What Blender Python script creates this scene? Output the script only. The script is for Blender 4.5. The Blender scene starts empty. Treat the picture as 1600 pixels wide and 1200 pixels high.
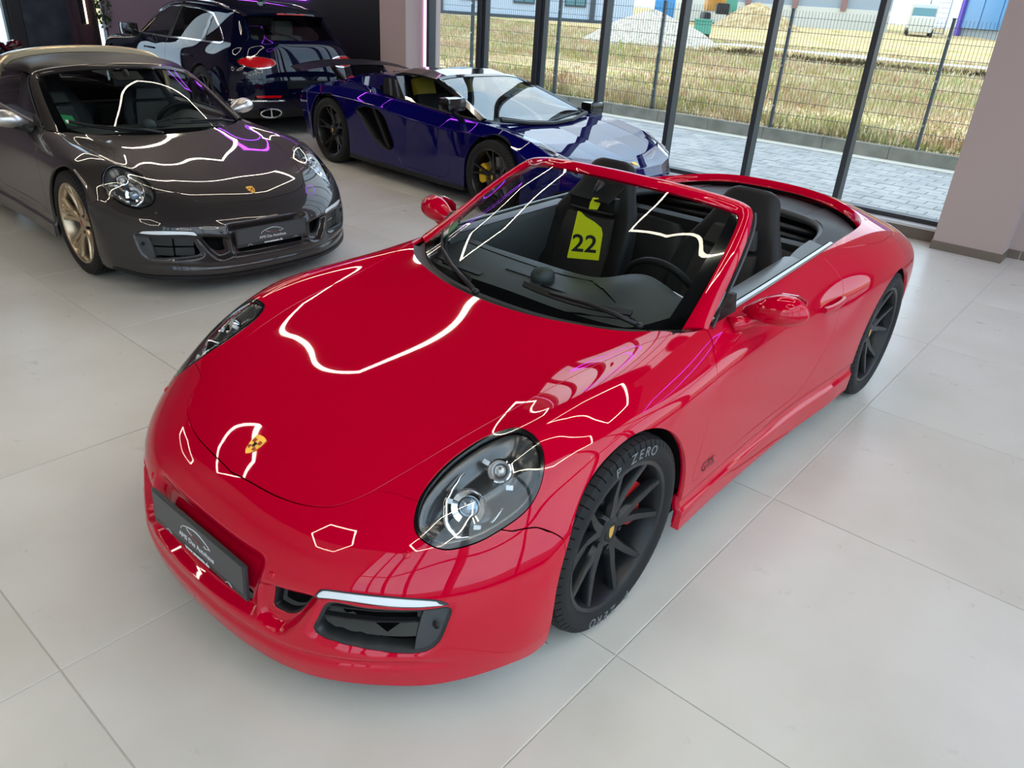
import bpy, bmesh, math, random
import numpy as np
from mathutils import Matrix, Vector
SC = bpy.context.scene
COL = SC.collection
PI = math.pi
random.seed(7)
# ---------------------------------------------------------------- camera
cam = bpy.data.cameras.new('camera')
cam.sensor_width = 36.0
cam.lens = 1183.67 / 1600 * 36.0
cam.clip_start = 0.05
cam.clip_end = 400
CAM = bpy.data.objects.new('camera', cam)
COL.objects.link(CAM)
_r, _d, _f = (-.65437303, .75391879, .0583301), (.31001203, .33783553, -.88868425), (-.68970173, -.56344797, -.45479435)
_c = (1.68574505, 1.80297182, 1.83572601)
CAM.matrix_world = Matrix(((_r[0], -_d[0], -_f[0], _c[0]), (_r[1], -_d[1], -_f[1], _c[1]), (_r[2], -_d[2], -_f[2], _c[2]), (0, 0, 0, 1)))
SC.camera = CAM
# ---------------------------------------------------------------- sky and exposure
SC.view_settings.view_transform = 'Standard'
SC.view_settings.look = 'None'
SC.view_settings.gamma = 1.0
SC.view_settings.use_curve_mapping = False
SC.view_settings.exposure = 0.0
SC.cycles.use_denoising = True
SC.cycles.max_bounces = 10
SC.cycles.diffuse_bounces = 4
SC.cycles.glossy_bounces = 6
SC.cycles.transparent_max_bounces = 24
SC.cycles.sample_clamp_indirect = 6
W = bpy.data.worlds.new('overcast_sky')
SC.world = W
W.use_nodes = True
_n = W.node_tree.nodes
_l = W.node_tree.links
_n.clear()
_o = _n.new('ShaderNodeOutputWorld')
_b = _n.new('ShaderNodeBackground')
_tc = _n.new('ShaderNodeTexCoord')
_ns = _n.new('ShaderNodeTexNoise')
_ns.inputs['Scale'].default_value = 2.2
_ns.inputs['Detail'].default_value = 6
_ns.inputs['Roughness'].default_value = .6
_cr = _n.new('ShaderNodeValToRGB')
_cr.color_ramp.elements[0].position = .36
_cr.color_ramp.elements[0].color = (.50, .72, .98, 1)
_cr.color_ramp.elements[1].position = .62
_cr.color_ramp.elements[1].color = (.86, .93, 1.0, 1)
_l.new(_tc.outputs['Generated'], _ns.inputs['Vector'])
_l.new(_ns.outputs['Fac'], _cr.inputs['Fac'])
_l.new(_cr.outputs['Color'], _b.inputs['Color'])
_b.inputs['Strength'].default_value = 2.9
_l.new(_b.outputs['Background'], _o.inputs['Surface'])
# a soft high sun behind thin cloud
_s = bpy.data.lights.new('sun', 'SUN')
_s.energy = 1.6
_s.angle = math.radians(25)
_s.color = (1.0, .95, .86)
SUN = bpy.data.objects.new('sun', _s)
COL.objects.link(SUN)
SUN.rotation_euler = (math.radians(32), math.radians(-12), math.radians(20))
# ---------------------------------------------------------------- helpers
def lin(h):
    h = h.lstrip('#')
    o = []
    for i in (0, 2, 4):
        v = int(h[i:i + 2], 16) / 255
        o.append(v / 12.92 if v <= .04045 else ((v + .055) / 1.055) ** 2.4)
    return (*o, 1)
def tag(o, label=None, cat=None, group=None, kind=None):
    if label: o['label'] = label
    if cat: o['category'] = cat
    if group: o['group'] = group
    if kind: o['kind'] = kind
    return o
def empty(name, loc=(0, 0, 0), rz=0, parent=None):
    o = bpy.data.objects.new(name, None)
    COL.objects.link(o)
    o.empty_display_size = .1
    o.location = loc
    o.rotation_euler = (0, 0, rz)
    if parent: o.parent = parent
    return o
def link(name, me, parent=None):
    o = bpy.data.objects.new(name, me)
    COL.objects.link(o)
    if parent: o.parent = parent
    return o
def mobj(name, V, F, mat, parent=None, smooth=False, N=None, sharp=None):
    me = bpy.data.meshes.new(name)
    me.from_pydata([tuple(map(float, v)) for v in V], [], [tuple(int(i) for i in f) for f in F])
    me.materials.append(mat)
    if smooth or N is not None:
        me.polygons.foreach_set('use_smooth', [True] * len(me.polygons))
    if N is not None:
        me.normals_split_custom_set_from_vertices([tuple(map(float, n)) for n in N])
    elif sharp is not None:
        me.set_sharp_from_angle(angle=math.radians(sharp))
    me.update()
    return link(name, me, parent)
def rotm(ax, a):
    return np.array(Matrix.Rotation(a, 3, ax))
class MB:
    def __init__(s): s.V = []; s.F = []
    def add(s, V, F):
        b = len(s.V)
        s.V += [tuple(v) for v in V]
        s.F += [tuple(i + b for i in f) for f in F]
        return s
    def box(s, x0, x1, y0, y1, z0, z1, M=None, c=(0, 0, 0), bev=0):
        if bev:
            return s.bbox(x0, x1, y0, y1, z0, z1, bev, M, c)
        P = np.array([(x, y, z) for z in (z0, z1) for y in (y0, y1) for x in (x0, x1)], float)
        if M is not None: P = P @ np.array(M).T
        P = P + np.array(c)
        return s.add(P, [(0, 2, 3, 1), (4, 5, 7, 6), (0, 1, 5, 4), (1, 3, 7, 5), (3, 2, 6, 7), (2, 0, 4, 6)])
    def bbox(s, x0, x1, y0, y1, z0, z1, b, M=None, c=(0, 0, 0)):
        bm = bmesh.new()
        bmesh.ops.create_cube(bm, size=1)
        for v in bm.verts:
            v.co = ((x0 + x1) / 2 + v.co.x * (x1 - x0), (y0 + y1) / 2 + v.co.y * (y1 - y0), (z0 + z1) / 2 + v.co.z * (z1 - z0))
        bmesh.ops.bevel(bm, geom=bm.edges[:], offset=b, segments=2, profile=.7, affect='EDGES')
        bm.verts.index_update()
        P = np.array([v.co[:] for v in bm.verts])
        if M is not None: P = P @ np.array(M).T
        P = P + np.array(c)
        s.add(P, [[v.index for v in f.verts] for f in bm.faces])
        bm.free()
        return s
    def tube(s, P, r, n=8, closed=False, cap=True):
        P = [Vector(p) for p in P]
        m = len(P)
        R = r if hasattr(r, '__len__') else [r] * m
        up = None
        b = len(s.V)
        for i in range(m):
            if closed: t = P[(i + 1) % m] - P[i - 1]
            else: t = P[min(i + 1, m - 1)] - P[max(i - 1, 0)]
            t.normalize()
            if up is None:
                up = t.orthogonal().normalized()
            else:
                up = (up - t * up.dot(t)).normalized()
            q = t.cross(up)
            for k in range(n):
                a = 2 * PI * k / n
                s.V.append(tuple(P[i] + (up * math.cos(a) + q * math.sin(a)) * R[i]))
        for i in range(m if closed else m - 1):
            for k in range(n):
                i2 = (i + 1) % m
                s.F.append((b + i * n + k, b + i * n + (k + 1) % n, b + i2 * n + (k + 1) % n, b + i2 * n + k))
        if cap and not closed:
            s.F.append(tuple(b + k for k in range(n))[::-1])
            s.F.append(tuple(b + (m - 1) * n + k for k in range(n)))
        return s
    def lathe(s, prof, n=48, axis='y', c=(0, 0, 0), a0=0, a1=2 * PI, M=None):
        # prof: (radius, height along the axis)
        full = abs(a1 - a0 - 2 * PI) < 1e-6
        b = len(s.V)
        k = n if full else n + 1
        for i in range(k):
            a = a0 + (a1 - a0) * i / n
            for r, h in prof:
                v = {'y': (r * math.cos(a), h, r * math.sin(a)), 'z': (r * math.cos(a), r * math.sin(a), h), 'x': (h, r * math.cos(a), r * math.sin(a))}[axis]
                if M is not None: v = tuple(np.array(M) @ np.array(v))
                s.V.append((v[0] + c[0], v[1] + c[1], v[2] + c[2]))
        m = len(prof)
        for i in range(n):
            i2 = (i + 1) % k
            for j in range(m - 1):
                s.F.append((b + i * m + j, b + i * m + j + 1, b + i2 * m + j + 1, b + i2 * m + j))
        return s
    def prism(s, poly, h0, h1, fn=None):
        # poly in 2D (a, b), extruded along h; fn maps (a, b, h) to a point
        fn = fn or (lambda a, b, h: (a, b, h))
        b = len(s.V)
        n = len(poly)
        s.V += [tuple(fn(p[0], p[1], h0)) for p in poly] + [tuple(fn(p[0], p[1], h1)) for p in poly]
        s.F += [tuple(b + i for i in range(n))[::-1], tuple(b + n + i for i in range(n))]
        s.F += [(b + i, b + (i + 1) % n, b + n + (i + 1) % n, b + n + i) for i in range(n)]
        return s
    def grid(s, P):
        P = np.array(P, float)
        a, c = P.shape[:2]
        b = len(s.V)
        s.V += [tuple(p) for p in P.reshape(-1, 3)]
        s.F += [(b + i * c + j, b + (i + 1) * c + j, b + (i + 1) * c + j + 1, b + i * c + j + 1) for i in range(a - 1) for j in range(c - 1)]
        return s
    def loft(s, rings, cap=True):
        b = len(s.V)
        n = len(rings[0])
        for r in rings: s.V += [tuple(p) for p in r]
        for i in range(len(rings) - 1):
            for k in range(n):
                s.F.append((b + i * n + k, b + i * n + (k + 1) % n, b + (i + 1) * n + (k + 1) % n, b + (i + 1) * n + k))
        if cap:
            s.F.append(tuple(b + k for k in range(n))[::-1])
            s.F.append(tuple(b + (len(rings) - 1) * n + k for k in range(n)))
        return s
    def ball(s, c, rx, ry=None, rz=None, nu=16, nv=10, M=None):
        ry = ry or rx
        rz = rz or rx
        rings = []
        for i in range(nv + 1):
            t = -PI / 2 + PI * i / nv
            t = max(min(t, PI / 2 - .02), -PI / 2 + .02)
            q = np.array([(rx * math.cos(t) * math.cos(2 * PI * k / nu), ry * math.cos(t) * math.sin(2 * PI * k / nu), rz * math.sin(t)) for k in range(nu)])
            if M is not None: q = q @ np.array(M).T
            rings.append(q + np.array(c))
        return s.loft(rings)
    def xf(s, M, c=(0, 0, 0)):
        P = np.array(s.V) @ np.array(M).T + np.array(c)
        s.V = [tuple(p) for p in P]
        return s
    def build(s, name, mat, parent=None, smooth=False, sharp=None, fix=True):
        me = bpy.data.meshes.new(name)
        me.from_pydata(s.V, [], s.F)
        if fix:
            bm = bmesh.new()
            bm.from_mesh(me)
            bmesh.ops.recalc_face_normals(bm, faces=bm.faces)
            bm.to_mesh(me)
            bm.free()
        me.materials.append(mat)
        if smooth or sharp is not None:
            me.polygons.foreach_set('use_smooth', [True] * len(me.polygons))
            if sharp is not None: me.set_sharp_from_angle(angle=math.radians(sharp))
        me.update()
        return link(name, me, parent)
def text_geo(txt, size, align='CENTER', depth=.0006, bold=0.0):
    cu = bpy.data.curves.new('txt', 'FONT')
    cu.body = txt
    cu.size = size
    cu.align_x = align
    cu.extrude = depth
    cu.offset = bold
    cu.resolution_u = 3
    ob = bpy.data.objects.new('txt', cu)
    COL.objects.link(ob)
    dg = bpy.context.evaluated_depsgraph_get()
    me = bpy.data.meshes.new_from_object(ob.evaluated_get(dg))
    V = [v.co[:] for v in me.vertices]
    F = [tuple(p.vertices) for p in me.polygons]
    bpy.data.objects.remove(ob)
    bpy.data.curves.remove(cu)
    bpy.data.meshes.remove(me)
    return np.array(V), F
def copy_tree(o, matmap=None, parent=None, skip=()):
    c = o.copy()
    COL.objects.link(c)
    if parent: c.parent = parent
    if c.type == 'MESH' and matmap and o.data.materials and o.data.materials[0] in matmap:
        c.data = o.data.copy()
        c.data.materials[0] = matmap[o.data.materials[0]]
    for ch in list(o.children):
        if ch.name.split('.')[0] not in skip:
            copy_tree(ch, matmap, c, skip)
    return c
# ---------------------------------------------------------------- B-spline surfaces and trimmed panels
def _ext(C, axis, mirror=False):
    C = np.moveaxis(C, axis, 0)
    a = C[1] * np.array([1, -1, 1]) if mirror else 2 * C[0] - C[1]
    C = np.concatenate([a[None], C, (2 * C[-1] - C[-2])[None]], 0)
    return np.moveaxis(C, 0, axis)
def _ev(C, axis, n):
    C = np.moveaxis(C, axis, 0)
    m = len(C) - 3
    t = np.linspace(0, m, m * n + 1)
    k = np.minimum(t.astype(int), m - 1)
    u = (t - k).reshape((-1,) + (1,) * (C.ndim - 1))
    r = ((1 - u) ** 3 * C[k] + (3 * u ** 3 - 6 * u * u + 4) * C[k + 1] + (-3 * u ** 3 + 3 * u * u + 3 * u + 1) * C[k + 2] + u ** 3 * C[k + 3]) / 6
    return np.moveaxis(r, 0, axis)
def bsurf(T, nu, nv, it=3, mirror=True):
    T = np.array(T, float)
    C = T.copy()
    def E(C, a, b): return _ev(_ext(_ev(_ext(C, 0), 0, a), 1, mirror), 1, b)
    for _ in range(it): C = C + (T - E(C, 1, 1))
    S = E(C, nu, nv)
    if mirror: S[:, 0, 1] = 0
    N = np.cross(np.gradient(S, axis=1), np.gradient(S, axis=0))
    N /= np.linalg.norm(N, axis=2, keepdims=True) + 1e-12
    if mirror:
        N[:, 0, 1] = 0
        N[:, 0] /= np.linalg.norm(N[:, 0], axis=1, keepdims=True) + 1e-12
    return S, N
def bcurve(P, n=8, closed=False, it=4):
    P = np.array(P, float)
    if closed:
        C = P.copy()
        k = len(P)
        for _ in range(it): C = C + (P - (np.roll(C, 1, 0) + 4 * C + np.roll(C, -1, 0)) / 6)
        C = np.concatenate([C[-1:], C, C[:2]])
        return _ev(C, 0, n)[:-1]
    C = P.copy()
    for _ in range(it): C = C + (P - _ev(_ext(C, 0), 0, 1))
    return _ev(_ext(C, 0), 0, n)
def sdf(Q, poly):
    # signed distance to a closed polygon, negative inside
    A = np.array(poly, float)
    B = np.roll(A, -1, 0)
    d = np.full(len(Q), 1e9)
    ins = np.zeros(len(Q), bool)
    for a, b in zip(A, B):
        e = b - a
        w = Q - a
        t = np.clip((w @ e) / (e @ e + 1e-18), 0, 1)
        d = np.minimum(d, np.hypot(*(w - t[:, None] * e).T))
        c = (a[1] > Q[:, 1]) != (b[1] > Q[:, 1])
        with np.errstate(divide='ignore', invalid='ignore'):
            ins ^= c & (Q[:, 0] < (b[0] - a[0]) * (Q[:, 1] - a[1]) / (b[1] - a[1]) + a[0])
    return np.where(ins, -d, d)
class Patch:
    def __init__(s, V, N, F): s.V, s.N, s.F = V, N, F
    @staticmethod
    def of(S, N):
        a, b = S.shape[:2]
        F = [(i * b + j, i * b + j + 1, (i + 1) * b + j + 1, (i + 1) * b + j) for i in range(a - 1) for j in range(b - 1)]
        return Patch(S.reshape(-1, 3), N.reshape(-1, 3), F)
    def xy(s): return s.V[:, :2]
    def yz(s): return s.V[:, 1:]
    def xz(s): return s.V[:, ::2]
    def compact(s):
        if not s.F: return Patch(np.zeros((0, 3)), np.zeros((0, 3)), [])
        u = np.unique(np.concatenate([np.array(f) for f in s.F]))
        m = np.full(len(s.V), -1)
        m[u] = np.arange(len(u))
        return Patch(s.V[u], s.N[u], [tuple(m[list(f)]) for f in s.F])
    def split(s, d):
        d = np.where(np.abs(d) < 1e-7, 1e-7, d)
        neg = d < 0
        V, N = list(s.V), list(s.N)
        A, B, cut = [], [], {}
        for f in s.F:
            k = sum(neg[i] for i in f)
            if k == len(f): A.append(f); continue
            if k == 0: B.append(f); continue
            a, b = [], []
            for q in range(len(f)):
                i, j = f[q], f[(q + 1) % len(f)]
                (a if neg[i] else b).append(i)
                if neg[i] != neg[j]:
                    key = (i, j) if i < j else (j, i)
                    if key not in cut:
                        t = d[key[0]] / (d[key[0]] - d[key[1]])
                        V.append(V[key[0]] * (1 - t) + V[key[1]] * t)
                        n = N[key[0]] * (1 - t) + N[key[1]] * t
                        N.append(n / (np.linalg.norm(n) + 1e-12))
                        cut[key] = len(V) - 1
                    a.append(cut[key])
                    b.append(cut[key])
            if len(a) > 2: A.append(tuple(a))
            if len(b) > 2: B.append(tuple(b))
        V, N = np.array(V), np.array(N)
        return Patch(V, N, A).compact(), Patch(V, N, B).compact()
    def cutout(s, fld, g=0.0):
        # (inside, outside) of a field with a gap of 2g between them
        i, o = s.split(fld(s))
        if g:
            i = i.split(fld(i) + g)[0]
            o = o.split(fld(o) - g)[1]
        return i, o
    def mirror(s):
        m = np.array([1, -1, 1])
        return Patch(s.V * m, s.N * m, [f[::-1] for f in s.F])
    def both(s):
        m = s.mirror()
        n = len(s.V)
        V = np.concatenate([s.V, m.V])
        N = np.concatenate([s.N, m.N])
        idx = np.arange(len(V))
        z = np.where(np.abs(s.V[:, 1]) < 1e-6)[0]
        idx[z + n] = z
        return Patch(V, N, s.F + [tuple(idx[[i + n for i in f]]) for f in m.F]).compact()
    def offset(s, h):
        h = h if np.isscalar(h) else np.array(h)[:, None]
        return Patch(s.V + s.N * h, s.N, s.F)
    def renormal(s):
        N = np.zeros_like(s.V)
        for f in s.F:
            p = s.V[list(f)]
            n = np.cross(p[1] - p[0], p[2] - p[0]) if len(f) == 3 else np.cross(p[2] - p[0], p[3] - p[1])
            for i in f: N[i] += n
        s.N = N / (np.linalg.norm(N, axis=1, keepdims=True) + 1e-15)
        return s
    def obj(s, name, mat, parent=None, rim=.012):
        V, N, F = [*s.V], [*s.N], list(s.F)
        if rim:
            E = {}
            for f in s.F:
                for q in range(len(f)):
                    i, j = f[q], f[(q + 1) % len(f)]
                    if (j, i) in E: del E[(j, i)]
                    else: E[(i, j)] = 1
            for (i, j) in E:
                if abs(s.V[i][1]) < 1e-6 and abs(s.V[j][1]) < 1e-6: continue
                t = s.V[j] - s.V[i]
                n = np.cross(t, (s.N[i] + s.N[j]) / 2)
                n /= np.linalg.norm(n) + 1e-12
                b = len(V)
                V += [s.V[i], s.V[j], s.V[j] - s.N[j] * rim, s.V[i] - s.N[i] * rim]
                N += [(n + s.N[i]) / 1.4142, (n + s.N[j]) / 1.4142, n, n]
                F.append((b + 1, b, b + 3, b + 2))
        return mobj(name, V, F, mat, parent, N=N)
# ---------------------------------------------------------------- materials
def pbr(name, col, rough=.5, metal=0., coat=0., spec=.5, coat_rough=.02, emit=None, es=0, **k):
    m = bpy.data.materials.new(name)
    m.use_nodes = True
    p = m.node_tree.nodes['Principled BSDF']
    col = lin(col) if isinstance(col, str) else (*col[:3], 1)
    p.inputs['Base Color'].default_value = col
    p.inputs['Roughness'].default_value = rough
    p.inputs['Metallic'].default_value = metal
    p.inputs['Coat Weight'].default_value = coat
    p.inputs['Coat Roughness'].default_value = coat_rough
    p.inputs['Specular IOR Level'].default_value = spec
    if emit:
        p.inputs['Emission Color'].default_value = lin(emit) if isinstance(emit, str) else (*emit, 1)
        p.inputs['Emission Strength'].default_value = es
    m.diffuse_color = col
    return m
def nd(m, t, **inp):
    n = m.node_tree.nodes.new(t)
    for k, v in inp.items():
        n.inputs[k.replace('_', ' ')].default_value = v
    return n
def lk(m, a, b): m.node_tree.links.new(a, b)
def P_(m): return m.node_tree.nodes['Principled BSDF']
def noise_mix(m, c1, c2, scale=5, detail=6, lo=.4, hi=.6, bump=0, obj_rand=0, coord='Object', rough=None, bscale=None, stretch=None):
    tc = nd(m, 'ShaderNodeTexCoord')
    ns = nd(m, 'ShaderNodeTexNoise', Scale=scale, Detail=detail)
    src = tc.outputs[coord]
    if stretch:
        mp = nd(m, 'ShaderNodeMapping')
        mp.inputs['Scale'].default_value = stretch
        lk(m, src, mp.inputs['Vector'])
        src = mp.outputs['Vector']
    if obj_rand:
        oi = nd(m, 'ShaderNodeObjectInfo')
        ad = nd(m, 'ShaderNodeVectorMath')
        sc = nd(m, 'ShaderNodeVectorMath')
        sc.operation = 'SCALE'
        sc.inputs['Scale'].default_value = 1.0
        cx = nd(m, 'ShaderNodeCombineXYZ')
        mu = nd(m, 'ShaderNodeMath')
        mu.operation = 'MULTIPLY'
        mu.inputs[1].default_value = 50
        lk(m, oi.outputs['Random'], mu.inputs[0])
        lk(m, mu.outputs[0], cx.inputs['X'])
        lk(m, mu.outputs[0], cx.inputs['Z'])
        lk(m, src, ad.inputs[0])
        lk(m, cx.outputs[0], ad.inputs[1])
        src = ad.outputs[0]
    lk(m, src, ns.inputs['Vector'])
    cr = nd(m, 'ShaderNodeValToRGB')
    cr.color_ramp.elements[0].position = lo
    cr.color_ramp.elements[1].position = hi
    cr.color_ramp.elements[0].color = lin(c1)
    cr.color_ramp.elements[1].color = lin(c2)
    lk(m, ns.outputs['Fac'], cr.inputs['Fac'])
    lk(m, cr.outputs['Color'], P_(m).inputs['Base Color'])
    if bump:
        b = nd(m, 'ShaderNodeBump', Strength=bump, Distance=.01)
        n2 = ns
        if bscale:
            n2 = nd(m, 'ShaderNodeTexNoise', Scale=bscale, Detail=4)
            lk(m, src, n2.inputs['Vector'])
        lk(m, n2.outputs['Fac'], b.inputs['Height'])
        lk(m, b.outputs['Normal'], P_(m).inputs['Normal'])
    return m
def glass(name, tint=(.9, .95, .94), ior=1.45, rough=0.0):
    m = bpy.data.materials.new(name)
    m.use_nodes = True
    n = m.node_tree.nodes
    n.clear()
    out = n.new('ShaderNodeOutputMaterial')
    mx = n.new('ShaderNodeMixShader')
    tr = n.new('ShaderNodeBsdfTransparent')
    tr.inputs['Color'].default_value = (*tint, 1)
    gl = n.new('ShaderNodeBsdfGlossy')
    gl.inputs['Roughness'].default_value = rough
    fr = n.new('ShaderNodeFresnel')
    ge = n.new('ShaderNodeNewGeometry')
    mi = n.new('ShaderNodeMix')
    mi.inputs['A'].default_value = ior
    mi.inputs['B'].default_value = 1 / ior
    L = m.node_tree.links.new
    L(ge.outputs['Backfacing'], mi.inputs['Factor'])
    L(mi.outputs['Result'], fr.inputs['IOR'])
    L(fr.outputs['Fac'], mx.inputs['Fac'])
    L(tr.outputs[0], mx.inputs[1])
    L(gl.outputs[0], mx.inputs[2])
    L(mx.outputs[0], out.inputs['Surface'])
    return m
def emis(name, col, s):
    m = bpy.data.materials.new(name)
    m.use_nodes = True
    n = m.node_tree.nodes
    n.clear()
    out = n.new('ShaderNodeOutputMaterial')
    e = n.new('ShaderNodeEmission')
    e.inputs['Color'].default_value = lin(col) if isinstance(col, str) else (*col, 1)
    e.inputs['Strength'].default_value = s
    m.node_tree.links.new(e.outputs[0], out.inputs['Surface'])
    return m
RED = pbr('red_paint', (.52, .0, .021), .6, 0, 1.0, 0)
GREY = pbr('agate_grey_paint', (.030, .0255, .0255), .4, .2, 1.0, .1)
BLUE = pbr('deep_blue_paint', (.002, .0015, .075), .6, 0, 1.0, 0)
NAVY = pbr('dark_navy_paint', (.002, .003, .016), .6, 0, 1.0, 0)
MAROON = pbr('dark_maroon_paint', (.04, .002, .006), .6, 0, 1.0, 0)
BLACKGLOSS = pbr('gloss_black', (.006, .006, .007), .12, 0, .6)
BLACKSATIN = pbr('satin_black', (.009, .0095, .011), .42, spec=.3)
WHEELBLACK = pbr('wheel_satin_black', (.012, .0128, .0145), .3, .1, spec=.4)
SHADOWBLACK = pbr('black_void', (.003, .003, .003), .8, spec=.1)
RUBBER = pbr('tyre_rubber', (.014, .0142, .015), .62, spec=.25)
PLASTIC = pbr('dark_grey_plastic', (.045, .05, .055), .5)
PLASTICDARK = pbr('dark_plastic', (.018, .02, .022), .45)
LEATHER = pbr('black_leather', (.012, .012, .0135), .5, spec=.22)
LEATHERGREY = pbr('dashboard_leather', (.04, .046, .048), .5)
DOORCAP = pbr('door_cap_sky_sheen', (.11, .125, .14), .32)  # lighter blue-grey: grazing sky reflection painted into the leather colour
TONNEAU = pbr('tonneau_charcoal', (.016, .0175, .02), .5, spec=.25)
HOUSING = pbr('lamp_housing', (.13, .135, .14), .22, .7)
CHROME = pbr('chrome', (.8, .8, .82), .08, 1.0)
SILVER = pbr('satin_silver', (.62, .6, .58), .3, .8, .4)
ALU = pbr('brushed_aluminium', (.5, .52, .54), .32, .9)
GOLDWHEEL = pbr('satin_champagne_gold', (.50, .40, .28), .3, .85)
GOLDBAR = pbr('pale_gold_trim', (.72, .58, .38), .3, .7)
DISC = pbr('brake_disc_steel', (.38, .37, .36), .35, .9)
CALRED = pbr('red_caliper', (.62, .02, .025), .35, 0, .5)
CALYEL = pbr('yellow_caliper', (.75, .45, .01), .35, 0, .5)
GOLD = pbr('gold_crest', (.85, .52, .08), .3, .6)
CRESTRED = pbr('crest_red', (.35, .02, .02), .4)
PLATE = pbr('plate_grey', (.055, .06, .066), .38)
PRINTW = pbr('print_white', (.75, .76, .78), .5)
PRINTR = pbr('print_red', (.5, .02, .02), .5)
PRINTG = pbr('print_grey', (.2, .21, .22), .5)
YELLOW = pbr('tag_yellow', (.80, .76, .0), .5)
PRINTK = pbr('print_black', (.01, .01, .01), .5)
GREENST = pbr('sticker_green', (.0, .16, .05), .4)
WSGLASS = glass('windscreen_glass', (.74, .80, .79))
LENS = glass('headlight_lens', (.94, .96, .97), 1.7)
BLUEGLASS = glass('boosted_reflection_glass', (.70, .78, .80), 3.2)  # index raised to exaggerate the sky reflection, not a real coating
DARKGLASS = glass('privacy_glass', (.13, .13, .14), 1.5)
SIDEGLASS = glass('side_window_glass', (.6, .64, .64), 1.5)
PANE = glass('window_pane', (.95, .98, .98), 1.45)
REDLENS = pbr('red_tail_lens', (.42, .004, .008), .12, 0, 1, emit=(.6, .0, .01), es=.12)
DRLW = pbr('drl_white', (.78, .82, .86), .12, 0, .6)
TILE = pbr('porcelain_tile', (.5, .5, .5), .34, 0, 0, .45)
noise_mix(TILE, '#c6c2b8', '#dad8d2', scale=1.7, detail=9, lo=.2, hi=.8, bump=0, obj_rand=1)
def _tile():
    m = TILE
    tc = nd(m, 'ShaderNodeTexCoord')
    n2 = nd(m, 'ShaderNodeTexNoise', Scale=5.0, Detail=8, Roughness=.7)
    lk(m, tc.outputs['Object'], n2.inputs['Vector'])
    mr = nd(m, 'ShaderNodeMapRange')
    mr.inputs['From Min'].default_value = .35
    mr.inputs['From Max'].default_value = .7
    mr.inputs['To Min'].default_value = .27
    mr.inputs['To Max'].default_value = .34
    lk(m, n2.outputs['Fac'], mr.inputs['Value'])
    lk(m, mr.outputs['Result'], P_(m).inputs['Roughness'])
    n3 = nd(m, 'ShaderNodeTexNoise', Scale=90.0, Detail=3)
    lk(m, tc.outputs['Object'], n3.inputs['Vector'])
    b = nd(m, 'ShaderNodeBump', Strength=.06, Distance=.004)
    lk(m, n3.outputs['Fac'], b.inputs['Height'])
    lk(m, b.outputs['Normal'], P_(m).inputs['Normal'])
_tile()
GROUT = pbr('grout', '#c9c5bd', .8)
WALLM = pbr('mauve_wall_paint', '#b3a19c', .85, spec=.2)
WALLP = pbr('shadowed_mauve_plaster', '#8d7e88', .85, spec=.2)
WHITEW = pbr('white_wall_paint', '#c9c8c6', .85, spec=.2)
BLACKW = pbr('matt_black_panel', '#101116', .55)
CEIL = pbr('black_ceiling', '#0c0c0d', .9, spec=.1)
PLINTH = pbr('taupe_baseboard_tile', '#6e6359', .5)
SILLW = pbr('white_sill', '#c8c9cb', .4)
FRAME = pbr('anthracite_frame', '#2e3338', .45)
LEDW = emis('led_white', (1.0, .87, .70), 34.0)
LEDP = emis('led_purple', (.42, .06, 1.0), 14.0)
LEDPINK = emis('led_pink', (1.0, .55, 1.0), 3.0)
LAMPW = emis('lamp_warm', (1.0, .78, .48), 6.0)
MARBLE = pbr('dark_marble', '#2b333b', .25)
noise_mix(MARBLE, '#20272e', '#3d454d', scale=3, detail=10, lo=.35, hi=.75)
WOOD = pbr('dark_wood', '#26181a', .5)
noise_mix(WOOD, '#1c1013', '#38242a', scale=2, detail=5, stretch=(6, 6, .6))
LEAF = pbr('ivy_leaf', '#1d3a1c', .5)
PAVER = pbr('grey_paver', '#9a9c9c', .7)
noise_mix(PAVER, '#84888a', '#a6a8a8', scale=3, lo=.3, hi=.7, obj_rand=1)
ASPHALT = pbr('dark_asphalt', '#56575a', .9)
KERB = pbr('concrete_kerb', '#8a8a80', .85)
noise_mix(KERB, '#7b7b72', '#98978d', scale=4, detail=8, lo=.35, hi=.7)
KERBTOP = pbr('kerb_footing', '#c8c6bd', .85)
SOIL = pbr('dry_field', '#a08a5c', .95, spec=.1)
def _soil():
    m = SOIL
    tc = nd(m, 'ShaderNodeTexCoord')
    ns = nd(m, 'ShaderNodeTexNoise', Scale=1.1, Detail=9, Roughness=.68)
    mp = nd(m, 'ShaderNodeMapping')
    mp.inputs['Scale'].default_value = (.8, .45, 1)
    lk(m, tc.outputs['Object'], mp.inputs['Vector'])
    lk(m, mp.outputs['Vector'], ns.inputs['Vector'])
    cr = nd(m, 'ShaderNodeValToRGB')
    e = cr.color_ramp.elements
    e[0].position, e[0].color = .30, lin('#7f8a4a')
    e[1].position, e[1].color = .72, lin('#e0d6c2')
    for p, c in ((.42, '#b09c62'), (.50, '#cdbb8c'), (.57, '#b58e70'), (.64, '#c9b688')):
        q = e.new(p)
        q.color = lin(c)
    lk(m, ns.outputs['Fac'], cr.inputs['Fac'])
    lk(m, cr.outputs['Color'], P_(m).inputs['Base Color'])
_soil()
FENCEM = pbr('fence_anthracite', '#3f4a50', .5)
GRAVEL = pbr('gravel', '#b8ad9c', .95)
noise_mix(GRAVEL, '#9c9284', '#cfc5b4', scale=8, detail=8, lo=.35, hi=.65, bump=.8, bscale=12)
SAND = pbr('sand_heap', '#b49c72', .95)
noise_mix(SAND, '#9c8050', '#c4b08a', scale=3, detail=8, lo=.35, hi=.65, bump=.6)
FACADE = pbr('pale_blue_facade', '#b8c6d6', .7)
FACADEG = pbr('grey_facade', '#9aa4ac', .7)
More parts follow.
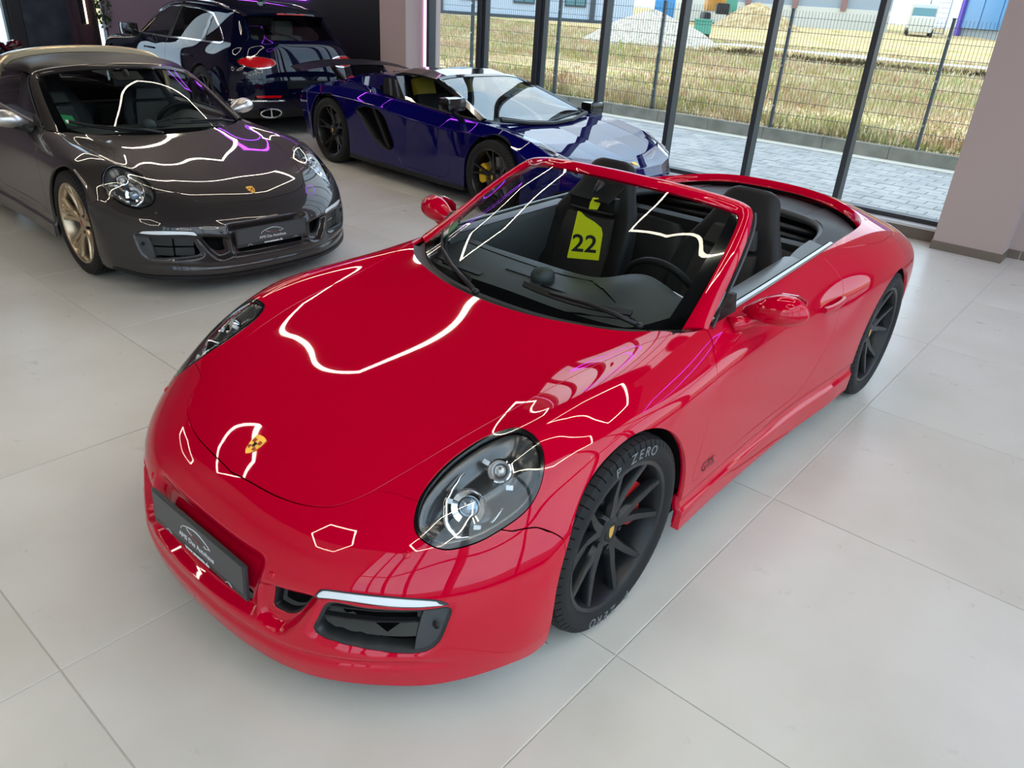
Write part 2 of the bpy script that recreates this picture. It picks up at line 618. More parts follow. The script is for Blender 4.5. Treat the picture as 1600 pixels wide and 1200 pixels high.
OFFWHITE = pbr('offwhite_concrete', '#cfcdc4', .8)
COLRED = pbr('red_brown_column', '#8d6a66', .7)
WINDARK = pbr('far_window_glass', '#5f8a92', .15)
WINFR = pbr('far_window_frame', '#3a4650', .5)
EXCY = pbr('excavator_yellow', '#c08a3c', .5)
BLUEPL = pbr('blue_plastic', '#3d8fd0', .5)
PURPLE = pbr('purple_frame', '#6a4fc0', .5)
WINBLUE = pbr('blue_window', '#5c93c4', .2)
TEAL = pbr('teal_crate', '#4f9a88', .6)
# ---------------------------------------------------------------- the showroom
def struct(o): o['kind'] = 'structure'; return o
H = 6.0
TX, TY, OX, OY = 1.1984, 1.155, .0811, .9888
fl = struct(MB().box(-6.5, 6.8, -13.2, 3.6, -.12, -.004).build('floor', GROUT))
tm = None
for i in range(-5, 6):
    for j in range(-11, 3):
        x0, y0 = OX + (i - 1) * TX, OY + (j - 1) * TY
        g = .0022
        hx, hy = TX / 2 - g, TY / 2 - g
        if tm is None:
            b = MB()
            P = lambda e, z: [(-hx + e, -hy + e, z), (hx - e, -hy + e, z), (hx - e, hy - e, z), (-hx + e, hy - e, z)]
            b.V = P(0, -.006) + P(0, -.0012) + P(.0015, 0)
            b.F = [(8, 9, 10, 11)] + [(k + q, (k + 1) % 4 + q, (k + 1) % 4 + q + 4, k + q + 4) for q in (0, 4) for k in range(4)]
            t = b.build('floor_tile', TILE, fl)
            tm = t.data
        else:
            t = link('floor_tile', tm, fl)
        t.location = (x0 + TX / 2, y0 + TY / 2, random.uniform(-.0003, .0003))
struct(MB().box(-6.7, 6.8, -13.2, 3.6, H, H + .2).build('ceiling', CEIL))
# --- window wall to the yard (x = -6.42)
wx = -6.42
w1 = empty('window_1', (wx, -3.2, 0))
struct(w1)
W1 = lambda b, n, m=FRAME: b.build(n, m, w1)
lo = lambda x, y, z: (x - wx, y + 3.2, z)
def wbox(x0, x1, y0, y1, z0, z1, n, m=FRAME):
    return MB().box(x0 - wx, x1 - wx, y0 + 3.2, y1 + 3.2, z0, z1).build(n, m, w1)
ML = [-6.73, -5.77, -4.787, -3.786, -2.775, -1.755, -.733]
for k, y in enumerate(ML):
    if k in (1, 2):
        wbox(-6.50, -6.36, y, y + .068, .17, H, 'mullion')
        wbox(-6.49, -6.40, y + .072, y + .115, .17, H, 'mullion')
    else:
        wbox(-6.49, -6.36, y, y + .056, .17, H, 'mullion')
wbox(-6.46, -6.44, .30, .335, .128, H, 'reveal', SILLW)
wbox(-6.49, -6.37, -6.73, .29, .105, .17, 'bottom_rail')
wbox(-6.49, -6.37, -6.73, .29, H - .12, H, 'top_rail')
ed = ML + [.31]
for a, b_ in zip(ed[:-1], ed[1:]):
    wbox(-6.448, -6.440, a + .056, b_, .17, H - .12, 'pane', PANE)
wbox(-6.40, -6.24, -6.78, .34, .105, .128, 'sill', SILLW)
struct(MB().box(-6.5, -6.25, -6.78, .34, 0, .104).build('baseboard_window', PLINTH))
struct(MB().box(-6.7, -6.04, .35, .92, .076, H).build('trim_1', WALLM))['label'] = 'mauve pillar at the right end of the window'
struct(MB().box(-6.7, -6.03, .342, .928, 0, .076).build('baseboard_pillar', PLINTH))
struct(MB().box(-6.75, -6.33, .92, 3.6, .076, H).build('wall_right', WALLM))
struct(MB().box(-6.75, -6.32, .92, 3.6, 0, .076).build('baseboard_right', PLINTH))
for y in (1.02, 2.22):
    MB().box(-6.3205, -6.319, y, y + .004, 0, .076).build('joint', GROUT, bpy.data.objects['baseboard_right'])
struct(MB().box(-6.7, -6.04, -7.34, -6.80, 0, H).build('trim_2', WALLM))['label'] = 'mauve pillar beside the pink light strip'
led = tag(MB().box(-6.41, -6.375, -6.80, -6.765, .15, H).build('light_strip', LEDPINK), 'glowing pink vertical light strip between pillar and window frame', 'light')
struct(MB().box(-6.7, -6.12, -13.2, -7.34, 0, H).build('wall_back', BLACKW))
ps = tag(MB().box(-6.115, -6.09, -11.2, -9.15, 1.595, 1.63).build('light_strip', LEDP), 'purple horizontal light strip on the black wall above the dark SUV', 'light')
# --- far wall (y = -13)
struct(MB().box(-6.7, -4.72, -13.2, -13.0, 0, H).build('wall_far', WALLP))
w2 = struct(MB().box(-4.72, -4.56, -13.14, -13.08, 0, .08).build('window_2', FRAME))
MB().box(-4.72, -4.70, -13.15, -13.02, .08, H).build('window_frame', FRAME, w2)
MB().box(-4.58, -4.56, -13.15, -13.02, .08, H).build('window_frame', FRAME, w2)
MB().box(-4.70, -4.58, -13.11, -13.10, .08, H).build('pane', PANE, w2)
wd = struct(MB().box(-4.56, -4.09, -13.2, -13.05, 0, H).build('wall_wood', WOOD))
struct(MB().box(-4.09, -3.40, -13.2, -12.97, 0, H).build('wall_marble', MARBLE))
struct(MB().box(-3.40, -3.22, -13.2, -12.99, 0, H).build('trim_3', BLACKW))
w3 = struct(MB().box(-3.22, -2.3, -13.16, -13.06, 0, .1).build('window_3', FRAME))
for x in (-3.22, -2.36):
    MB().box(x, x + .06, -13.16, -13.06, .1, H).build('mullion', FRAME, w3)
for x in (-3.22,):
    MB().box(x + .06, -2.36, -13.115, -13.108, .1, H).build('pane', PANE, w3)
struct(MB().box(-2.3, 6.8, -13.2, -13.0, 0, H).build('wall_left', WALLP))
lamp = empty('wall_lamp', (-4.36, -13.05, 1.0))
tag(lamp, 'slim warm glowing wall lamp on the dark wood panel', 'lamp')
MB().box(-.045, -.012, 0, .05, 0, .9).build('lamp_bar', LAMPW, lamp)
MB().box(-.012, .045, 0, .06, 0, .9).build('lamp_body', BLACKSATIN, lamp)
ivy = empty('hanging_ivy', (-4.64, -12.9, .9))
tag(ivy, 'dark green hanging ivy beside the wood panel', 'plant')
b = MB()
rs = random.Random(3)
for k in range(420):
    z = rs.uniform(0, 2.2)
    w_ = .06 + .07 * min(1, z / .25)
    c_ = np.array([rs.uniform(-w_, w_), rs.uniform(-.08, .08), z])
    M = np.array(Matrix.Rotation(rs.uniform(0, 6.3), 3, 'Z') @ Matrix.Rotation(rs.uniform(.4, 2.2), 3, 'X'))
    s_ = rs.uniform(.03, .055)
    q = np.array([(0, 0, 0), (.5, .35, .08), (.35, 1, 0), (0, 1.3, -.1), (-.35, 1, 0), (-.5, .35, .08)]) * s_
    b.add(q @ M.T + c_, [(0, 1, 2, 3), (0, 3, 4, 5)])
b.build('ivy_leaf', LEAF, ivy, fix=False)['kind'] = 'stuff'
MB().tube([(0, 0, .1), (.02, 0, .9), (-.01, .0, 1.6), (0, 0, 2.3)], .012, 6).build('ivy_stem', WOOD, ivy)
# --- glazed fronts on the right-hand side and behind the camera
YF, XF = 3.5, 6.6
Y5 = 1.95
w4 = struct(MB().box(-6.33, XF + .1, YF, YF + .1, 0, .12).build('window_4', FRAME))
xs = [-6.3 + 1.84 * k for k in range(8)]
for x in xs:
    MB().box(x - .04, x + .04, YF - .04, YF + .10, .12, H).build('mullion', FRAME, w4)
MB().box(-6.3, XF, YF - .03, YF + .09, 2.51, 2.59).build('transom', FRAME, w4)
for a, b_ in zip(xs[:-1], xs[1:]):
    MB().box(a + .04, b_ - .04, YF + .03, YF + .036, .12, H).build('pane', PANE, w4)
w5 = struct(MB().box(XF, XF + .1, Y5, YF, 0, .12).build('window_5', FRAME))
ys_ = [Y5 + .775 * k for k in range(3)]
for y in ys_:
    MB().box(XF - .04, XF + .1, y - .04, y + .04, .12, H).build('mullion', FRAME, w5)
MB().box(XF - .03, XF + .09, Y5, YF, 2.51, 2.59).build('transom', FRAME, w5)
for a, b_ in zip(ys_[:-1], ys_[1:]):
    MB().box(XF + .03, XF + .036, a + .04, b_ - .04, .12, H).build('pane', PANE, w5)
struct(MB().box(XF, XF + .2, -13.2, Y5 - .04, 0, H).build('wall_front', WHITEW))
struct(MB().box(-30, 40, YF + .1, 40, -.3, -.12).build('forecourt', ASPHALT))
struct(MB().box(XF + .1, 40, -40, YF + .1, -.3, -.12).build('forecourt_side', ASPHALT))
# tall potted palm by the glazed front (it shows mirrored in the red wing)
pt = empty('potted_palm', (-2.1, 2.8, 0))
tag(pt, 'tall potted palm at the glazed front, seen mirrored in the red front wing', 'plant')
MB().lathe([(0, .02), (.17, .02), (.24, .45), (.22, .45), (.20, .40), (0, .40)], 28, 'z').build('pot', BLACKSATIN, pt, sharp=40)
MB().tube([(0, 0, .38), (.03, .02, 1.1), (-.02, .0, 1.8), (0, 0, 2.35)], [.05, .045, .04, .045], 10).build('trunk', WOOD, pt, smooth=True)
rs = random.Random(9)
for k in range(14):
    a = k * 2.4
    el = rs.uniform(.1, 1.2)
    b = MB()
    P = [np.array([math.cos(a) * r * math.cos(el), math.sin(a) * r * math.cos(el) * .75, 2.35 + r * math.sin(el) - .55 * r * r]) for r in np.linspace(0, 1.0, 9)]
    b.tube(P, [.012 - .001 * i for i in range(9)], 5)
    for i in range(1, 9):
        t = P[i] - P[i - 1]
        t /= np.linalg.norm(t)
        sd = np.cross(t, [0, 0, 1])
        sd /= np.linalg.norm(sd) + 1e-9
        for s_ in (1, -1):
            tip = P[i] + t * .22 + sd * s_ * .24 * math.sin(PI * (i + .5) / 10) - np.array([0, 0, .08])
            b.add([P[i] - t * .02, P[i] + t * .02, tip], [(0, 1, 2)])
    b.build('palm_frond', LEAF, pt, fix=False)
# --- ceiling light outlines (they show as reflections in the cars)
def led_shape(pts, mat, label, z=3.95, w=.035):
    P = [Vector((x, y, 0)) for x, y in pts]
    c = sum(P, Vector()) / len(P)
    t = empty('ceiling_light', (c.x, c.y, z))
    tag(t, label, 'light', None)
    b = MB()
    n = len(P)
    rings = []
    for i in range(n):
        d0 = (P[i] - P[i - 1]).normalized()
        d1 = (P[(i + 1) % n] - P[i]).normalized()
        nn = Vector((-(d0 + d1).y, (d0 + d1).x, 0)).normalized()
        k = 1 / max(.35, math.cos(d0.angle(d1) / 2)) if d0.angle(d1) > .01 else 1
        q = P[i] - c
        rings.append([q - nn * w / 2 * k, q + nn * w / 2 * k])
    for i in range(n):
        a, e = rings[i], rings[(i + 1) % n]
        b.add([(*a[0][:2], 0), (*a[1][:2], 0), (*e[1][:2], 0), (*e[0][:2], 0), (*a[0][:2], .03), (*a[1][:2], .03), (*e[1][:2], .03), (*e[0][:2], .03)],
              [(3, 2, 1, 0), (4, 5, 6, 7), (0, 1, 5, 4), (2, 3, 7, 6)])
    b.build('light_line', mat, t, fix=False)
    b2 = MB()
    for i in range(n):
        q = P[i] - c
        b2.tube([(q.x, q.y, .03), (q.x, q.y, H - z)], .002, 4)
    b2.build('hanging_wire', FRAME, t)['kind'] = 'stuff'
def hexa(cx, cy, r, rot, sq=1.0):
    return [(cx + r * math.cos(rot + PI / 3 * k), cy + sq * r * math.sin(rot + PI / 3 * k)) for k in range(6)]
led_shape([(-1.25, -4.7), (-1.75, -3.85), (-3.2, -3.5), (-4.3, -4.6), (-4.2, -6.2), (-2.6, -6.0)], LEDW, 'white ceiling light outline mirrored in the middle of the red bonnet')
led_shape([(.75, -3.85), (2.3, -4.0), (3.4, -4.45), (4.3, -5.9), (2.8, -5.3), (1.45, -4.4)], LEDW, 'white ceiling light outline mirrored round the crest of the red bonnet')
led_shape([(-1.42, -.62), (-1.55, .3), (-2.2, 1.4), (-3.4, 1.2), (-3.6, .0), (-2.6, -.6)], LEDW, 'white ceiling light outline mirrored in the red windscreen near the steering wheel')
led_shape([(-3.9, -8.9), (-4.5, -8.5), (-5.1, -9.4), (-4.5, -11.4), (-3.8, -10.8)], LEDW, 'white ceiling light outline mirrored beside the grey windscreen base')
led_shape(hexa(-1.2, -8.3, 1.2, .4, .8), LEDW, 'white hexagon ceiling light above the grey car cabin')
led_shape(hexa(-.2, 2.0, 1.0, .3, .8), LEDW, 'white hexagon ceiling light over the near side of the red car')
led_shape(hexa(4.2, -1.0, 1.1, .5, .8), LEDW, 'white hexagon ceiling light in front of the red car')
led_shape(hexa(4.4, -8.6, 1.1, .1, .8), LEDW, 'white hexagon ceiling light near the white side wall')
led_shape(hexa(3.2, 2.6, 1.0, .1, .8), LEDW, 'white hexagon ceiling light in the glazed corner')
led_shape([(-4.9, -7.1), (-5.5, -7.6), (-5.7, -9.0), (-5.2, -9.9), (-4.8, -8.7)], LEDP, 'purple ceiling light outline mirrored in the grey bonnet')
led_shape(hexa(-5.2, -3.2, .6, .5, .9), LEDP, 'purple hexagon ceiling light above the blue car')
led_shape(hexa(-5.2, 2.6, .7, .5, .9), LEDP, 'purple hexagon ceiling light near the right pillar')
# ---------------------------------------------------------------- the yard and field beyond the glass
rs = random.Random(5)
nr = np.random.default_rng(5)
yard = struct(MB().box(-11.3, -6.5, -26, 9, -.25, -.07).build('paved_yard', GROUT))
# individual pavers where they can be told apart
PW, PD = .30, .20
pm = None
for i in range(21):
    for j in range(90):
        x = -6.72 - (i + .5) * PD
        y = 8.0 - (j + .5) * PW + (PW / 2 if i % 2 else 0)
        if pm is None:
            b = MB()
            P = lambda e, z: [(-PD / 2 + e, -PW / 2 + e, z), (PD / 2 - e, -PW / 2 + e, z), (PD / 2 - e, PW / 2 - e, z), (-PD / 2 + e, PW / 2 - e, z)]
            b.V = P(.003, -.06) + P(.003, -.008) + P(.009, 0)
            b.F = [(8, 9, 10, 11)] + [(k + q, (k + 1) % 4 + q, (k + 1) % 4 + q + 4, k + q + 4) for q in (0, 4) for k in range(4)]
            pv, pf = b.V, b.F
            t = b.build('paver', PAVER, yard)
            pm = t.data
            rest = MB()
        elif -2.6 < y < 1.2:
            t = link('paver', pm, yard)
        else:
            rest.add(np.array(pv) + (x, y, -.02 + rs.uniform(-.003, .003)), pf)
            continue
        t.location = (x, y, -.02 + rs.uniform(-.003, .003))
b = rest
b.build('paver_field', PAVER, yard, fix=False)['kind'] = 'stuff'
kb = empty('kerb', (-10.92, -8, 0), 0)
struct(kb)
for k in range(32):
    y = -18 + k * 1.0
    MB().bbox(-.06, .06, -.497, .497, -.2, .175, .008, c=(0, y + 8, 0)).build('kerb_stone', KERB, kb)
MB().box(.06, .32, -12, 24, -.1, -.012).build('kerb_footing', KERBTOP, kb)
# field
fz = lambda x: .15 + .011 * (-11 - x)
gx = np.linspace(-11, -125, 40)
gy = np.linspace(-110, 60, 50)
struct(MB().grid([[(x, y, fz(x) + (.12 * math.sin(x * .35 + y * .2) * math.cos(y * .27) if x < -13 else 0)) for y in gy] for x in gx]).build('field_ground', SOIL, smooth=True))
def grassmat(name, c1, c2, sc):
    m = pbr(name, c1, .8, spec=.1)
    return noise_mix(m, c1, c2, scale=sc, detail=4, lo=.35, hi=.65)
def grass(parts, label):
    Vs, Fq, Ft, Mq, Mt, off = [], [], [], [], [], 0
    for mi, (n, x0, x1, y0, y1, h0, h1, seed) in enumerate(parts):
        r = np.random.default_rng(seed)
        x = x0 + (x1 - x0) * r.random(n) ** 1.5
        y = y0 + (y1 - y0) * r.random(n)
        # only the wedge of field that the window wall looks onto, clear of the gravel heap
        keep = (y > (x + 11) * 1.35 - 10.5) & (y < (x + 11) * -.05 + 3) & (np.hypot(x + 29.5, y + 17.2) > 3.0)
        x, y = x[keep], y[keep]
        n = len(x)
        h = h0 + (h1 - h0) * r.random(n)
        ph = seed * 2.1
        pat = np.sin(x * 1.7 + 1.9 * np.sin(y * .9 + ph) + ph) * np.sin(y * 1.3 + 1.5 * np.sin(x * .8) + 2 * ph) * .5 + .5
        kp = r.random(n) < .25 + .9 * pat
        x, y, h, pat = x[kp], y[kp], h[kp], pat[kp]
        n = len(x)
        h *= .5 + 1.1 * pat
        a = r.random(n) * 2 * PI
        wd = .007 + .010 * r.random(n) + .0006 * np.abs(x + 11)
        ln = (r.random((n, 2)) - .5) * 1.1 * h[:, None]
        z = fz(x) - .02
        ca, sa = wd * np.cos(a), wd * np.sin(a)
        P = [(x - ca, y - sa, z), (x + ca, y + sa, z), (x - ca * .8 + ln[:, 0] * .35, y - sa * .8 + ln[:, 1] * .35, z + h * .55), (x + ca * .8 + ln[:, 0] * .35, y + sa * .8 + ln[:, 1] * .35, z + h * .55), (x + ln[:, 0], y + ln[:, 1], z + h)]
        Vs.append(np.stack([np.stack(p, 1) for p in P], 1).reshape(-1, 3))
        k = np.arange(n) * 5 + off
        Fq.append(np.stack([k, k + 1, k + 3, k + 2], 1))
        Ft.append(np.stack([k + 2, k + 3, k + 4], 1))
        Mq.append(np.full(n, mi))
        Mt.append(np.full(n, mi))
        off += n * 5
    V, Fq, Ft = np.concatenate(Vs), np.concatenate(Fq), np.concatenate(Ft)
    n = len(Fq)
    me = bpy.data.meshes.new('dry_grass')
    for c in (('grass_straw', '#bfae82', '#ded2b0', 1.6), ('grass_green', '#949c5c', '#b8b67a', 1.5), ('grass_russet', '#b48c72', '#d2b498', 1.4)):
        me.materials.append(grassmat(*c))
    me.vertices.add(len(V))
    me.vertices.foreach_set('co', V.ravel())
    loops = np.concatenate([Fq.ravel(), Ft.ravel()])
    me.loops.add(len(loops))
    me.loops.foreach_set('vertex_index', loops)
    me.polygons.add(2 * n)
    me.polygons.foreach_set('loop_start', np.concatenate([np.arange(n) * 4, 4 * n + np.arange(n) * 3]))
    me.polygons.foreach_set('material_index', np.concatenate(Mq + Mt))
    me.update(calc_edges=True)
    me.validate()
    return tag(link('dry_grass', me), label, 'grass', None, 'stuff')
grass([(120000, -11.1, -36, -40, 4, .05, .20, 1), (80000, -11.05, -36, -40, 4, .04, .20, 2), (60000, -11.4, -36, -40, 4, .06, .20, 3)], 'straw, green and russet dry grass in the field behind the wire fence')
# pale gravel track across the field
struct(MB().grid([[(-27.2 - .4 * math.sin(y), y, fz(-27.2) + .34), (-29.6 - .5 * math.sin(y * 1.3), y, fz(-29.6) + .30)] for y in np.linspace(-13.5, 6, 30)]).build('gravel_track', GRAVEL, smooth=True))
# fence
fn = empty('wire_fence', (-10.95, -4, .15))
tag(fn, 'dark grey double-rod wire fence with posts along the kerb outside', 'fence')
PY = [-19.3, -17.03, -14.76, -12.49, -10.21, -7.94, -5.69, -3.43, -1.15, 1.12, 3.4, 5.7]
for y in PY:
    p_ = MB().bbox(-.03, .03, -.02, .02, -.02, 1.76, .004, c=(0, y + 4, 0)).box(-.034, .034, -.024, .024, 1.76, 1.775, c=(0, y + 4, 0)).build('fence_post', FENCEM, fn)
    for z in (.35, .95, 1.5):
        MB().box(.03, .042, -.012, .012, z, z + .03, c=(0, y + 4, 0)).build('post_clip', ALU, p_)
for a, b_ in zip(PY[:-1], PY[1:]):
    m = MB()
    k = int((b_ - a) / .05)
    for q in range(1, k):
        y = a + q * (b_ - a) / k + 4
        m.box(-.0022, .0022, y - .0022, y + .0022, .02, 1.75)
    for z in np.arange(.05, 1.76, .2):
        m.box(.0022, .008, a + 4, b_ + 4, z, z + .006)
        m.box(-.008, -.0022, a + 4, b_ + 4, z, z + .006)
    m.build('mesh_panel', FENCEM, fn, fix=False)['kind'] = 'stuff'
# heaps
def heap(name, c, rx, ry, h, mat, label, seed):
    r = np.random.default_rng(seed)
    rings = []
    ph = r.random(6) * 6
    for i in range(15):
        t = i / 14
        rr = (1 - t) ** .85
        zz = h * (1 - (1 - t) ** 1.15) if i < 14 else h
        R = []
        for k in range(36):
            a = 2 * PI * k / 36
            w_ = 1 + .08 * math.sin(3 * a + ph[0]) + .05 * math.sin(7 * a + ph[1])
            R.append((c[0] + rx * max(rr, .02) * w_ * math.cos(a), c[1] + ry * max(rr, .02) * w_ * math.sin(a), c[2] - .1 + zz + .04 * math.sin(5 * a + 9 * t)))
        rings.append(R)
    return tag(MB().loft(rings).build(name, mat, smooth=True), label, 'heap')
heap('gravel_heap', (-29.5, -17.2, fz(-29)), 3.2, 3.1, 1.4, GRAVEL, 'pale gravel heap standing in the field behind the fence', 1)
heap('sand_heap', (-57, -25.3, fz(-58)), 3.0, 3.6, 1.9, SAND, 'tan sand heap in front of the far grey hall', 2)
# far buildings
def facade(name, A, B, h, mat, label, cat='building', depth=8):
    A, B = Vector((*A, 0)), Vector((*B, 0))
    d = (B - A)
    L = d.length
    t = empty(name, (A.x, A.y, fz(A.x) - .3), math.atan2(d.y, d.x))
    tag(t, label, cat)
    MB().box(0, L, 0, depth, 0, h).build('wall', mat, t)
    return t, L
ta, L = facade('office_building', (-36.5, -46.0), (-48.7, -30.6), 6.5, FACADE, 'pale blue building with dark framed windows far left behind the field')
for s in [ta]:
    MB().box(-.02, L + .02, -.06, 0, .25, .55).build('base_band', WINFR, ta)
    MB().box(-.02, L + .02, -.04, 0, 0, .25).build('plinth', OFFWHITE, ta)
    for xa in (4.2, 7.4, 11.2, 14.8):
        f_ = MB().box(xa, xa + 1.5, -.1, .02, 1.3, 3.1).build('window_frame', WINFR, ta)
        for q in (0, 1):
            MB().box(xa + .1 + q * .7, xa + .7 + q * .7, -.12, -.06, 1.42, 3.0).build('window_glass', WINDARK, f_)
    for xa in (5.9, 16.6):
        MB().box(xa, xa + .35, -.14, 0, .4, 6.2).build('downpipe', WINFR, ta)
    MB().box(-.3, L + .3, -.4, 8.2, 6.5, 6.8).build('roof', WINFR, ta)
tb_, L = facade('grey_hall', (-72.0, -41.5), (-79.0, -22.5), 7, FACADEG, 'long grey hall with red brown columns behind the construction site')
MB().box(0, L, -.25, 0, 0, 2.1).build('plinth', OFFWHITE, tb_)
for xa in (2, 7.3, 11.6, 15.9):
    MB().box(xa, xa + .5, -.45, 0, 1.9, 6.8).build('column', COLRED, tb_)
MB().box(-.2, L + .2, -.5, 8, 7, 7.3).build('roof', WINFR, tb_)
tc_, L = facade('shop_building', (-86.0, -18.2), (-74.0, -8.6), 5, FACADEG, 'far building with blue windows in a purple frame')
MB().box(.2, L, -.4, -.05, 4.0, 4.5).build('frame', PURPLE, tc_)
MB().box(.2, .8, -.4, -.05, .3, 4.0).build('frame', PURPLE, tc_)
for xa in np.arange(.9, L - 1, 3.2):
    MB().box(xa, xa + 3.0, -.2, -.02, 1.0, 3.95).build('window_glass', WINBLUE, tc_)
MB().box(-.2, L, -.5, 8, 5, 5.3).build('roof', WINFR, tc_)
# site things
van = empty('white_van', (-74, -18.4, fz(-74) - .1), .30)
tag(van, 'white van parked at the edge of the building site', 'van')
MB().bbox(-2.6, 1.4, -.95, .95, .4, 2.5, .15).bbox(1.2, 2.6, -.9, .9, .4, 1.6, .2).build('van_body', OFFWHITE, van, sharp=40)
MB().box(1.35, 1.9, -.85, .85, 1.55, 2.2, rotm('Y', -.0)).build('windscreen', WINDARK, van)
for x in (-1.7, 1.8):
    for y in (-.9, .9):
        MB().lathe([(0, -.1), (.35, -.1), (.35, .1), (0, .1)], 20, 'y', (x, y, .35)).build('wheel', RUBBER, van)
ex = empty('excavator', (-63.5, -31.6, fz(-63.5)), .6)
tag(ex, 'yellow excavator with raised arm beside the far hall', 'excavator')
for y in (-1.1, 1.1):
    MB().bbox(-1.8, 1.8, y - .3, y + .3, 0, .9, .3).build('track', BLACKSATIN, ex, sharp=40)
MB().bbox(-1.5, 1.2, -1.2, 1.2, 1.0, 2.0, .15).build('engine_cover', EXCY, ex, sharp=40)
MB().bbox(.1, 1.5, .1, 1.2, 1.0, 2.9, .15).build('cab', TEAL, ex, sharp=40)
MB().tube([(1.2, -.3, 1.6), (3.0, -.3, 4.2), (4.6, -.3, 3.6)], [.35, .3, .22], 8).build('boom', EXCY, ex)
MB().tube([(4.6, -.3, 3.7), (4.2, -.3, 1.6)], [.25, .18], 8).build('arm', EXCY, ex)
MB().bbox(3.7, 4.5, -.8, .2, .8, 1.6, .15).build('bucket', BLACKSATIN, ex, sharp=40)
blc = tag(MB().bbox(-.8, .8, -.6, .6, 0, 2.4, .1, c=(-65, -37.8, fz(-65))).build('site_toilet', BLUEPL, sharp=40), 'blue portable site toilet beyond the gravel heap', 'toilet')
MB().bbox(-.85, .85, -.65, .65, 2.35, 2.55, .06, c=(-65, -37.8, fz(-65))).build('roof', OFFWHITE, blc)
MB().box(.8, .83, -.4, .4, .15, 2.1, c=(-65, -37.8, fz(-65))).build('door', BLUEPL, blc)
ct = empty('site_container', (-69, -36.8, fz(-69) - .1), 1.1)
tag(ct, 'white site container between the blue toilet and the excavator', 'container')
MB().box(-3, 3, -1.2, 1.2, .1, 2.7).build('body', OFFWHITE, ct)
for k in range(20):
    MB().box(-2.9 + k * .3, -2.78 + k * .3, 1.2, 1.25, .2, 2.6).build('rib', OFFWHITE, ct)
MB().box(-2.6, -1.7, 1.2, 1.28, .2, 2.2).build('door', FACADEG, ct)
gc = empty('green_crate', (-37.6, -19.1, fz(-37.6)), .4)
tag(gc, 'small teal crate lying in the grass right of the gravel heap', 'crate')
MB().bbox(-.5, .5, -.4, .4, .25, .85, .03).build('body', TEAL, gc, sharp=40)
MB().box(-.55, .55, -.45, .45, .85, .93).build('lid', TEAL, gc)
for x in (-.4, .4): MB().box(x - .05, x + .05, -.35, .35, 0, .26).build('foot', BLACKSATIN, gc)
sf = empty('site_fence', (-80, -19.6, fz(-80)), .75)
tag(sf, 'grey framed mesh barrier between the white van and the purple building', 'barrier')
MB().tube([(0, 0, .2), (3.4, 0, .2), (3.4, 0, 3.3), (0, 0, 3.3)], .07, 6, True).build('barrier_frame', ALU, sf)
m = MB()
for k in range(1, 16): m.box(k * .21, k * .21 + .03, -.01, .01, .2, 3.3)
for k in range(1, 8): m.box(0, 3.4, -.01, .01, .2 + k * .4, .23 + k * .4)
m.build('barrier_mesh', WINFR, sf)['kind'] = 'stuff'
